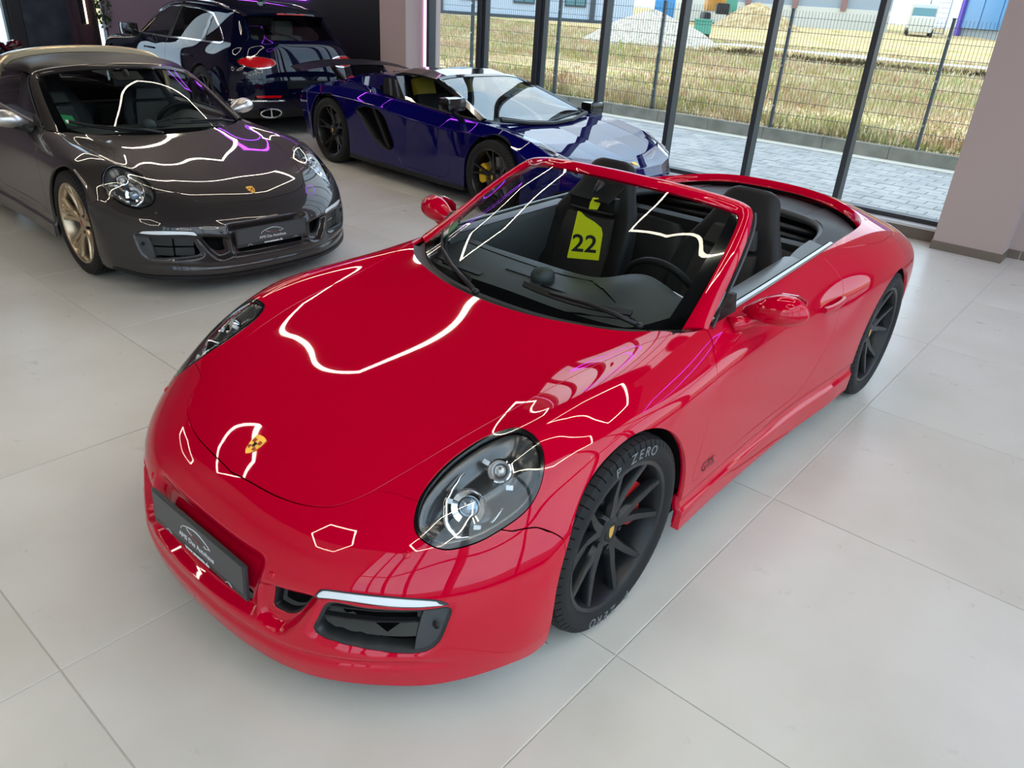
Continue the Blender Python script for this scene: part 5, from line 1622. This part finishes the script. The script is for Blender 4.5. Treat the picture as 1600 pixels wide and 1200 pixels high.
def blue_car(car):
    S, N = bsurf(tight(GL), 3, 4, it=1)
    full = p = Patch.of(S, N)
    p = p.cutout(arch_field(0, .335, .385))[1]
    p = p.cutout(arch_field(-2.70, .355, .41))[1]
    CAB = [(-.19, -.5), (-.19, 0), (-.21, .33), (-.27, .55), (-.36, .70), (-.62, .755), (-1.0, .76), (-1.5, .765), (-1.92, .77), (-2.02, .60), (-2.05, 0), (-2.05, -.5)]
    cab, p = p.cutout(lambda q: np.where(q.V[:, 2] > .6, sdf(q.xy(), CAB), 1))
    ENG = [(-2.05, -.5), (-2.05, .34), (-2.5, .36), (-3.2, .30), (-3.25, -.5)]
    eng, p = p.cutout(lambda q: np.where(q.V[:, 2] > .6, sdf(q.xy(), ENG), 1), .002)
    HLB = [(.40, .79), (.60, .775), (.745, .735), (.80, .68), (.80, .62), (.70, .66), (.52, .72), (.42, .755)]
    hl, p = p.cutout(lambda q: np.where(q.V[:, 2] > .4, sdf(q.xy(), HLB), 1), .002)
    INT = [(-2.17, .665), (-1.99, .715), (-1.77, .705), (-1.66, .65), (-1.50, .38), (-1.53, .315), (-1.68, .315), (-1.85, .385)]
    it_, p = p.cutout(lambda q: np.where(q.V[:, 1] > .7, sdf(q.xz(), INT), 1))
    hood, p = p.cutout(lambda q: np.where(q.V[:, 2] > .5, sdf(q.xy(), [(.83, -.5), (.83, 0), (.78, .33), (.70, .55), (.52, .63), (.1, .66), (-.33, .66), (-.33, -.5)]), 1), .002)
    DR = [(-.60, .80), (-.62, .60), (-.60, .30), (-.66, .20), (-1.35, .21), (-1.46, .30), (-1.60, .60), (-1.68, .78), (-1.7, .9), (-.6, .9)]
    door, p = p.cutout(lambda q: np.where(q.V[:, 1] > .7, sdf(q.xz(), DR), 1), .002)
    nose, p = p.cutout(lambda q: q.V[:, 0] * -1 + .60 + .35 * np.maximum(q.V[:, 1] - .7, 0), .0015)
    AIR = [(.40, .18), (.84, .19), (.86, .33), (.55, .40)]
    air, nose = nose.cutout(lambda q: np.where(q.V[:, 0] > .5, sdf(q.yz(), AIR), 1))
    hood.both().obj('hood', BLUE, car)
    nose.both().obj('nose', BLUE, car)
    pair('air_intake', air.offset(-.08), SHADOWBLACK, car, 0)
    pair('air_frame', air.split(np.where(air.V[:, 0] > .5, sdf(air.yz(), AIR), 1) + .012)[1].offset(-.004), BLACKSATIN, car, .08)
    pair('door', door, BLUE, car)
    sill, p = p.split(p.V[:, 2] - .175)
    pair('side_blade', sill.offset(.006), BLACKSATIN, car, .03)
    p.both().obj('body', BLUE, car, .02)
    pair('side_intake', it_.offset(-.10), SHADOWBLACK, car, 0)
    e = it_.split(np.where(it_.V[:, 1] > .7, sdf(it_.xz(), INT), 1) + .005)[1]
    pair('intake_frame', e.offset(-.004), BLACKSATIN, car, .10)
    for s in (1, -1):
        MB().prism([(-1.93, .70), (-1.88, .70), (-1.60, .33), (-1.66, .33)], .90 * s, .93 * s, lambda a, b, h: (a, h, b)).build('intake_vane', BLACKSATIN, car)
    # headlight
    pair('headlight', hl.offset(-.004), pbr('dark_lamp_glass', (.03, .032, .036), .06, 0, 1), car)
    for s in (1, -1):
        MB().tube([(.42, .775 * s, .700), (.56, .745 * s, .650), (.72, .70 * s, .598)], .006, 6).build('lamp_strip', DRLW, car)
        MB().ball((.60, .745 * s, .624), .022, .022, .014).build('lamp_projector', CHROME, car, smooth=True)
    # dark shell below
    sh = full.split(arch_field(0, .335, .37)(full))[1]
    sh = sh.split(arch_field(-2.7, .355, .395)(sh))[1]
    sh = sh.split(np.where(sh.V[:, 2] > .6, sdf(sh.xy(), CAB), 1) - .03)[1]
    sh = sh.split(np.where(sh.V[:, 1] > .7, sdf(sh.xz(), INT), 1) - .02)[1]
    sh = sh.split(np.where(sh.V[:, 0] > .5, sdf(sh.yz(), AIR), 1) - .02)[1]
    sh = sh.split(.19 - sh.V[:, 2])[0]
    sh.both().offset(-.03).obj('inner_shell', SHADOWBLACK, car, 0)
    for s in (1, -1):
        for xc, zc, r, w_ in ((0, .335, .384, .30), (-2.7, .355, .409, .40)):
            MB().lathe([(0, (.95 - w_) * s), (r - .002, (.95 - w_) * s), (r, .93 * s)], 28, 'y', (xc, 0, zc), 0, PI).build('wheel_well', SHADOWBLACK, car, smooth=True)
    MB().box(-3.3, .8, -.6, .6, .13, .16).box(-2.2, -.5, -.9, .9, .13, .17).build('underbody', SHADOWBLACK, car)
    # windscreen
    WL = [[(-.195, 0, .735), (-.215, .33, .745), (-.275, .55, .765), (-.37, .705, .785)],
          [(-.50, 0, .862), (-.515, .31, .866), (-.56, .50, .87), (-.63, .655, .865)],
          [(-.85, 0, .98), (-.86, .29, .98), (-.895, .46, .972), (-.93, .60, .955)],
          [(-1.21, 0, 1.065), (-1.215, .27, 1.063), (-1.235, .42, 1.053), (-1.25, .545, 1.035)]]
    S2, N2 = bsurf(WL, 6, 6)
    Patch.of(S2, N2).both().obj('windscreen', BLUEGLASS, car, 0)
    for s in (1, -1):
        Q = S2[:, -1] * [1, s, 1]
        MB().loft([[q + np.array([0, -.012 * s, .004]), q + np.array([0, .02 * s, .012]), q + np.array([-.03, .05 * s, -.012]), q + np.array([-.03, .0, -.03])] for q in Q]).build('windscreen_pillar', BLACKGLOSS, car, sharp=40)
    MB().loft([[q + np.array([.004, 0, .004]), q + np.array([-.05, 0, .02]), q + np.array([-.06, 0, -.02]), q + np.array([0, 0, -.02])] for q in np.concatenate([S2[-1, ::-1] * [1, -1, 1], S2[-1, 1:]])]).build('header_rail', BLACKGLOSS, car, sharp=40)
    # roof panels and rear bulkhead
    RO = [[(-1.26, 0, 1.078), (-1.265, .27, 1.075), (-1.28, .42, 1.066), (-1.30, .55, 1.045)], [(-1.55, 0, 1.105), (-1.55, .26, 1.11), (-1.55, .42, 1.10), (-1.55, .565, 1.06)], [(-1.85, 0, 1.09), (-1.85, .25, 1.10), (-1.85, .42, 1.09), (-1.85, .58, 1.05)], [(-2.06, 0, 1.03), (-2.06, .25, 1.05), (-2.06, .43, 1.045), (-2.06, .60, 1.0)]]
    S3, N3 = bsurf(tight(RO), 3, 3, it=1)
    Patch.of(S3, N3).both().obj('roof', BLACKGLOSS, car, .03)
    # engine cover slats between blue buttresses
    for s in (1, -1):
        MB().loft([[(x, y0 * s, z), (x, (y0 + .05) * s, z + .006), (x, (y1 - .02) * s, z - .03), (x, y1 * s, zb), (x, y0 * s, zb - .05)] for x, y0, y1, z, zb in ((-1.92, .40, .66, 1.04, .83), (-2.06, .40, .70, 1.03, .85), (-2.4, .38, .66, .985, .86), (-2.8, .36, .58, .93, .85), (-3.15, .34, .50, .87, .82))]).build('buttress', BLUE, car, sharp=30)
        # black quarter vent and side glass
        MB().prism([(-1.55, .80), (-1.96, .835), (-2.02, .98), (-1.80, 1.02)], .60, .70, lambda a, b, h: (a, (h + (1.02 - b) * .28) * s, b)).build('quarter_vent', BLACKGLOSS, car)
        for k in range(2):
            MB().prism([(-1.66 - k * .13, .83), (-1.69 - k * .13, .83), (-1.80 - k * .1, .985), (-1.77 - k * .1, .985)], .70, .715, lambda a, b, h: (a, (h + (1.02 - b) * .28) * s, b)).build('vent_slat', PLASTIC, car)
        G = []
        for x, yt, zt, yb_, zb_ in ((-.40, .70, .79, .735, .765), (-.62, .66, .87, .755, .77), (-.93, .615, .955, .755, .775), (-1.25, .575, 1.03, .755, .785), (-1.5, .585, 1.05, .76, .80), (-1.72, .60, 1.04, .765, .815)):
            G.append([(x, (yt * t + yb_ * (1 - t)) * s, zt * t + zb_ * (1 - t)) for t in np.linspace(0, 1, 5)])
        MB().grid(G).build('side_window', SIDEGLASS, car, smooth=True)
        MB().tube([(-.40, .74 * s, .768), (-.9, .758 * s, .778), (-1.7, .768 * s, .818)], .008, 6).build('window_trim', BLACKSATIN, car)
        # mirror
        m = MB().bbox(-.08, .07, -.12, .10, -.055, .06, .03, None, (-.50, 1.0 * s, .915 if s < 0 else .80)).build('mirror_shell', BLACKGLOSS, car, sharp=50)
        MB().loft([[(-.60 + dx, (.80 + .16 * t) * s, .745 + (.14 if s < 0 else .03) * t) for dx in (0, .05)] + [(-.60 + dx, (.84 + .16 * t) * s, .735 + (.14 if s < 0 else .03) * t) for dx in (.05, 0)] for t in (0, .5, 1)]).build('mirror_stalk', BLACKGLOSS, car)
        MB().bbox(-.35, .0, -.22, .22, .0, .45, .06, rotm('Y', -.35), (-1.45, .36 * s, .45)).build('seat', LEATHER, car, sharp=50)
        MB().bbox(-.08, .02, -.13, .13, .0, .22, .04, rotm('Y', -.35), (-1.70, .36 * s, .80)).build('head_rest', pbr('seat_yellow', (.45, .30, .02), .5), car, sharp=50)
    for k in range(6):
        x = -2.12 - k * .19
        z = 1.0 - k * .03
        MB().prism([(x, z - .03), (x - .03, z - .05), (x - .19, z + .0), (x - .17, z + .018)], -.38, .38, lambda a, b, h: (a, h, b)).build('engine_slat', BLACKGLOSS, car)
    eng.both().offset(-.03).obj('engine_floor', SHADOWBLACK, car, 0)
    tub = MB().grid([[(-.3, y, .70), (-.7, y, .40), (-1.8, y, .35), (-2.05, y, .9)] for y in (-.74, 0, .74)])
    for s in (1, -1): tub.grid([[(-.3, .745 * s, .70), (-1.9, .75 * s, .79)], [(-.3, .745 * s, .35), (-1.9, .75 * s, .35)]])
    tub.build('cabin_floor', SHADOWBLACK, car)
    MB().loft([[(-.35, y, .70), (-.55, y, .74), (-.75, y, .72), (-.8, y, .5)] for y in (-.7, -.35, 0, .35, .7)]).build('dashboard', PLASTIC, car, sharp=40)
    # wipers
    MB().tube([(-.20, -.1, .745), (-.27, .28, .77), (-.34, .6, .80)], .011, 6).build('wiper_arm', BLACKSATIN, car)
    MB().tube([(-.19, .05, .745), (-.24, -.30, .765), (-.34, -.58, .80)], .011, 6).build('wiper_arm', BLACKSATIN, car)
    MB().tube([(-.19, -.68, .80), (-.175, -.3, .755), (-.16, 0, .738), (-.175, .3, .755), (-.30, .66, .79)], .02, 6).build('scuttle_edge', BLACKSATIN, car)
    # badge
    k = np.argmin(((full.V - np.array([.90, 0, .535])) ** 2).sum(1))
    MB().prism([(-.03, .035), (.03, .035), (.03, -.005), (0, -.04), (-.03, -.005)], -.003, .004, lambda a, b, h: (full.V[k][0] - b * .95, a, full.V[k][2] + b * .3 + h)).build('nose_badge', GOLD, car)
    # rear wing
    R = []
    for y in np.linspace(-.80, .80, 17):
        e = abs(y) / .8
        x0, z = -3.50 - .12 * e * 0 - .05 * e, .965 - .07 * e ** 2.2
        ch = .36 - .10 * e ** 3
        R.append([(x0, y, z), (x0 - ch * .3, y, z + .022), (x0 - ch * .75, y, z + .026), (x0 - ch, y, z + .035), (x0 - ch, y, z + .025), (x0 - ch * .5, y, z - .004)])
    MB().loft(R).build('rear_wing', BLACKSATIN, car, sharp=40)
    for s in (1, -1):
        MB().prism([(-3.30, .81), (-3.42, .80), (-3.70, .975), (-3.60, .975)], .34 * s, .37 * s, lambda a, b, h: (a, h, b)).build('wing_strut', BLACKGLOSS, car)
    for s in (1, -1):
        MB().bbox(-.02, .02, -.12, .12, -.03, .03, .01, rotm('Z', .3 * s), (-3.48, .72 * s, .66)).build('tail_light', REDLENS, car)
        wheel('front_wheel', car, 0, .86 * s, s, .335, .262, .255, pbr('wheel_gloss_black', (.012, .012, .013), .3, .2), CALYEL, 'lambo', GOLD)
        wheel('rear_wheel', car, -2.70, .83 * s, s, .355, .275, .33, bpy.data.materials['wheel_gloss_black'], CALYEL, 'lambo', GOLD)
blue_car(blue)
# ---------------------------------------------------------------- the dark navy luxury SUV seen from behind
GS = [
    [(-1.08, 0, .24), (-1.08, .35, .24), (-1.06, .58, .24), (-1.02, .72, .24), (-.92, .85, .24), (-.82, .91, .24), (-.72, .94, .24), (-.64, .95, .24), (-.5, .94, .24)],
    [(-1.16, 0, .42), (-1.16, .35, .42), (-1.13, .58, .42), (-1.07, .75, .42), (-.97, .88, .42), (-.86, .95, .40), (-.75, .97, .36), (-.62, .97, .32), (-.45, .95, .24)],
    [(-1.17, 0, .66), (-1.17, .35, .66), (-1.14, .58, .66), (-1.07, .76, .66), (-.95, .90, .64), (-.82, .965, .60), (-.68, .985, .52), (-.52, .98, .40), (-.35, .95, .24)],
    [(-1.13, 0, .86), (-1.13, .35, .86), (-1.10, .58, .86), (-1.03, .76, .86), (-.90, .90, .82), (-.76, .955, .75), (-.6, .985, .62), (-.42, .98, .42), (-.2, .95, .24)],
    [(-1.06, 0, 1.09), (-1.06, .35, 1.09), (-1.02, .58, 1.08), (-.94, .74, 1.06), (-.80, .87, 1.0), (-.64, .94, .9), (-.45, .985, .70), (-.25, .98, .44), (0, .95, .24)],
    [(-.98, 0, 1.17), (-.98, .33, 1.17), (-.93, .55, 1.165), (-.85, .69, 1.15), (-.66, .85, 1.07), (-.45, .94, .92), (-.25, .985, .72), (0, .985, .46), (.2, .95, .24)],
    [(-.72, 0, 1.44), (-.72, .33, 1.43), (-.68, .53, 1.41), (-.60, .66, 1.37), (-.36, .845, 1.09), (-.2, .94, .93), (0, .985, .73), (.25, .985, .46), (.4, .95, .24)],
    [(-.45, 0, 1.53), (-.45, .33, 1.52), (-.42, .53, 1.49), (-.35, .65, 1.43), (-.1, .865, 1.09), (.05, .945, .94), (.25, .985, .72), (.45, .985, .45), (.6, .955, .24)],
    [(.3, 0, 1.565), (.3, .33, 1.555), (.3, .54, 1.525), (.3, .665, 1.46), (.35, .885, 1.085), (.4, .95, .95), (.5, .985, .72), (.65, .98, .45), (.8, .955, .24)],
    [(1, 0, 1.56), (1, .33, 1.55), (1, .54, 1.52), (1, .665, 1.455), (1, .885, 1.07), (1, .95, .95), (1, .98, .72), (1, .975, .45), (1, .95, .24)],
    [(1.6, 0, 1.49), (1.6, .33, 1.48), (1.6, .54, 1.45), (1.6, .665, 1.385), (1.6, .885, 1.05), (1.6, .95, .94), (1.6, .98, .72), (1.6, .975, .45), (1.6, .95, .24)],
    [(2.0, 0, 1.27), (2.0, .33, 1.26), (2.0, .55, 1.235), (2.0, .70, 1.19), (2.0, .885, 1.03), (2, .95, .93), (2, .98, .72), (2, .975, .45), (2, .95, .24)],
    [(2.38, 0, 1.06), (2.38, .33, 1.05), (2.36, .58, 1.035), (2.34, .75, 1.01), (2.3, .88, .975), (2.3, .95, .90), (2.3, .98, .72), (2.3, .975, .45), (2.3, .95, .24)],
    [(3.0, 0, 1.0), (3.0, .33, 1.0), (3.0, .58, .985), (3.0, .76, .965), (3.0, .89, .92), (3.0, .96, .84), (3, .985, .70), (3, .98, .45), (3, .95, .24)],
    [(3.55, 0, .93), (3.54, .33, .93), (3.50, .56, .92), (3.45, .72, .90), (3.4, .84, .86), (3.37, .91, .78), (3.35, .94, .66), (3.33, .935, .45), (3.3, .9, .25)],
    [(3.85, 0, .72), (3.83, .3, .72), (3.77, .5, .72), (3.7, .65, .7), (3.62, .77, .67), (3.57, .84, .62), (3.54, .87, .55), (3.52, .865, .42), (3.5, .83, .27)],
    [(3.87, 0, .35), (3.85, .3, .35), (3.79, .48, .35), (3.72, .62, .36), (3.65, .72, .37), (3.6, .78, .38), (3.58, .81, .37), (3.57, .81, .33), (3.55, .79, .28)],
]
suv = empty('luxury_suv', (-4.75, -8.35, 0), -1.65)
tag(suv, 'dark navy luxury SUV with oval red tail lamps seen from behind against the black wall', 'suv')
def suv_build(car):
    S, N = bsurf(GS, 7, 6)
    full = p = Patch.of(S, -N)
    p.F = [f[::-1] for f in p.F]
    rx = -.15
    p = p.cutout(arch_field(rx, .40, .425))[1]
    p = p.cutout(arch_field(2.93, .40, .425))[1]
    g = .0015
    LAMP = [(.62 + .225 * math.cos(a), .91 + .072 * math.sin(a)) for a in np.linspace(0, 2 * PI, 40)[:-1]]
    rear = lambda q, poly, lim=-.55: np.where(q.V[:, 0] < lim, sdf(q.yz(), poly), 1)
    lamp, p = p.cutout(lambda q: rear(q, LAMP))
    RG = [(-1, 1.165), (.575, 1.16), (.60, 1.18), (.52, 1.40), (.50, 1.415), (-1, 1.425)]
    rg, p = p.cutout(lambda q: rear(q, RG))
    WS_ = [(-1, -.0)] 
    SW = [(2.02, 1.035), (1.93, 1.16), (1.66, 1.36), (1.35, 1.45), (.9, 1.475), (.3, 1.47), (-.1, 1.42), (-.38, 1.28), (-.60, 1.115), (-.56, 1.085), (.4, 1.07), (1.2, 1.05)]
    side = lambda q, poly: np.where(q.V[:, 1] > .55, sdf(q.xz(), poly), 1)
    sw, p = p.cutout(lambda q: side(q, SW))
    fw, p = p.cutout(lambda q: np.where((q.V[:, 2] > 1.0) & (q.V[:, 0] > 1.5), sdf(q.xy(), [(1.68, -1), (1.68, .56), (2.33, .72), (2.37, 0), (2.37, -1)]), 1))
    bl, p = p.cutout(lambda q: rear(q, [(.33, .488), (.74, .488), (.70, .525), (.36, .525)], -.6), g)
    tailgate, p = p.cutout(lambda q: rear(q, [(-1, .70), (.66, .70), (.70, .80), (.78, .98), (.70, 1.12), (.62, 1.18), (.56, 1.40), (.54, 1.46), (-1, 1.46)], -.55), g)
    door2, p = p.cutout(lambda q: side(q, [(.92, .34), (.92, 1.6), (-.42, 1.6), (-.42, 1.02), (.12, .80), (.36, .62), (.36, .34)]), g)
    door1, p = p.cutout(lambda q: side(q, [(.93, .34), (.93, 1.6), (2.2, 1.6), (2.08, .98), (2.12, .6), (2.05, .34)]), g)
    pair('rear_door', door2, NAVY, car)
    pair('front_door', door1, NAVY, car)
    tailgate.both().obj('tailgate', NAVY, car, .02)
    low, p = p.split(p.V[:, 2] - .34)
    low.both().obj('lower_trim', BLACKSATIN, car, .03)
    bump, p = p.split(np.maximum(p.V[:, 0] + .56, p.V[:, 2] - .69))
    bump.both().obj('rear_bumper', NAVY, car, .02)
    p.both().obj('body', NAVY, car, .02)
    pair('tail_lamp', lamp.split(rear(lamp, LAMP) + .011)[0].offset(.004), REDLENS, car, .01, 'oval red tail lamp')
    pair('lamp_ring', lamp.split(rear(lamp, LAMP) + .011)[1].offset(.006), CHROME, car, .015)
    pair('reflector_bar', bl, REDLENS, car, .006)
    rg.both().obj('rear_window', glass('suv_rear_glass', (.42, .46, .45), 1.5), car, .004)
    fw.both().obj('windscreen', SIDEGLASS, car, .004)
    # side glass split by pillars, with bright surround
    core, ring = sw.split(side(sw, SW) + .018)
    pair('window_surround', ring.offset(.004), CHROME, car, .012)
    for a, b_ in ((-1, -.12), (-.04, .86), (.96, 2.3)):
        q = core.split(np.maximum(a - core.V[:, 0], core.V[:, 0] - b_))[0]
        pair('side_window', q.offset(-.006), DARKGLASS if a < .9 else SIDEGLASS, car, .004)
    for a, b_ in ((-.12, -.04), (.86, .96)):
        q = core.split(np.maximum(a - core.V[:, 0], core.V[:, 0] - b_))[0]
        pair('door_pillar', q, BLACKGLOSS, car, .01)
    for s in (1, -1):
        ch = [full.V[np.argmin((full.V[:, 1] - y) ** 2 + (full.V[:, 2] - .458) ** 2 + 9 * (full.V[:, 0] > -.45))] for y in (.33, .45, .6, .75, .88, .94, .96)]
        MB().tube([(q[0] - .006, q[1] * s, .458) for q in ch], .012, 8).build('bumper_chrome', CHROME, car, smooth=True)
        E = [(-1.13, (.53 + .145 * math.cos(a)) * s, .305 + .052 * math.sin(a)) for a in np.linspace(0, 2 * PI, 32)[:-1]]
        t = MB().tube(E, .011, 8, True).build('exhaust_tip', CHROME, car, smooth=True)
        MB().tube([(-1.135, .53 * s, .255), (-1.135, .53 * s, .355)], .010, 8).build('tip_bar', CHROME, t)
        MB().prism([(e[1], e[2]) for e in E], -1.12, -1.10, lambda a, b, h: (h, a, b)).build('tip_core', SHADOWBLACK, t)
        for xc in (rx, 2.93):
            MB().lathe([(0, .62 * s), (.42, .62 * s), (.424, .92 * s)], 28, 'y', (xc, 0, .40), 0, PI).build('wheel_well', SHADOWBLACK, car, smooth=True)
        MB().tube([(1.3, .60 * s, 1.535), (.9, .60 * s, 1.56), (.1, .60 * s, 1.55), (-.35, .585 * s, 1.50)], .014, 8).build('roof_rail', CHROME, car, smooth=True)
        MB().bbox(-.07, .09, -.11, .11, -.075, .085, .04, None, (1.86, 1.06 * s, 1.10)).build('mirror_shell', BLACKGLOSS, car, sharp=50)
        MB().bbox(-.03, .03, -.08, .08, -.03, .03, .01, None, (1.88, .95 * s, 1.03)).build('mirror_foot', BLACKSATIN, car)
        for x in (1.45, .22):
            MB().tube([(x - .11, .975 * s, .895), (x - .08, 1.0 * s, .895), (x + .08, 1.0 * s, .892), (x + .11, .975 * s, .892)], .012, 8).build('door_handle', NAVY, car, smooth=True)
        for y in (.33,):
            MB().bbox(-.10, .06, -.25, .25, 0, .62, .07, None, (-.05, y * s, .55)).build('rear_seat', pbr('cream_leather', (.55, .53, .47), .5), car, sharp=60)
            MB().bbox(-.06, .05, -.14, .14, 0, .19, .045, None, (-.02, y * s, 1.16)).build('rear_head_rest', bpy.data.materials['cream_leather'], car, sharp=60)
            MB().bbox(-.10, .06, -.26, .26, 0, .72, .07, None, (1.05, y * s, .5)).build('front_seat', bpy.data.materials['cream_leather'], car, sharp=60)
        wheel('front_wheel', car, 2.93, .82 * s, s, .40, .285, .285, WHEELBLACK, BLACKSATIN, 'twin', SILVER)
        wheel('rear_wheel', car, rx, .82 * s, s, .40, .285, .285, WHEELBLACK, BLACKSATIN, 'twin', SILVER)
    MB().bbox(-.9, -.28, -.62, .62, 1.06, 1.10, .02).build('parcel_shelf', bpy.data.materials['cream_leather'], car)
    MB().box(-.9, 3.2, -.58, .58, .2, .5).box(-.5, 3.0, -.86, .86, .42, .5).build('underbody', SHADOWBLACK, car)
    # roof spoiler with red brake light, antenna fin, wiper, plate recess
    MB().loft([[(-.45, y, 1.525 - .05 * abs(y) ** 2), (-.86 + .16 * abs(y) ** 2, y, 1.475 - .09 * abs(y) ** 2), (-.87 + .16 * abs(y) ** 2, y, 1.455 - .09 * abs(y) ** 2), (-.62, y, 1.42 - .05 * abs(y) ** 2)] for y in np.linspace(-.58, .58, 13)]).build('roof_spoiler', NAVY, car, sharp=40)
    MB().bbox(-.006, .006, -.20, .20, -.008, .008, .003, None, (-.862, 0, 1.458)).build('brake_light', REDLENS, car)
    MB().prism([(.0, 1.54), (-.20, 1.53), (-.17, 1.585), (-.10, 1.60)], -.02, .02, lambda a, b, h: (a, h, b)).build('antenna_fin', NAVY, car)
    MB().tube([(-1.0, 0, 1.165), (-.93, .15, 1.22), (-.88, .33, 1.26)], .010, 6).build('rear_wiper', BLACKSATIN, car)
    MB().bbox(-1.185, -1.165, -.30, .30, .60, .69, .008).build('plate_recess', BLACKSATIN, car)
    MB().bbox(-1.10, -1.05, -.32, .32, .25, .34, .02).build('diffuser', BLACKSATIN, car)
suv_build(suv)
# ---------------------------------------------------------------- the dark maroon car at the left edge
mar = copy_tree(grey, {GREY: MAROON, GOLDBAR: BLACKSATIN, SILVER: MAROON, GOLDWHEEL: WHEELBLACK}, None, ('license_plate', 'front_lip'))
mar.name = 'maroon_coupe'
mar.location = (-1.55, -9.45, 0)
mar.rotation_euler = (0, 0, math.radians(95))
tag(mar, 'dark maroon sports car at the left edge behind the grey car', 'car')
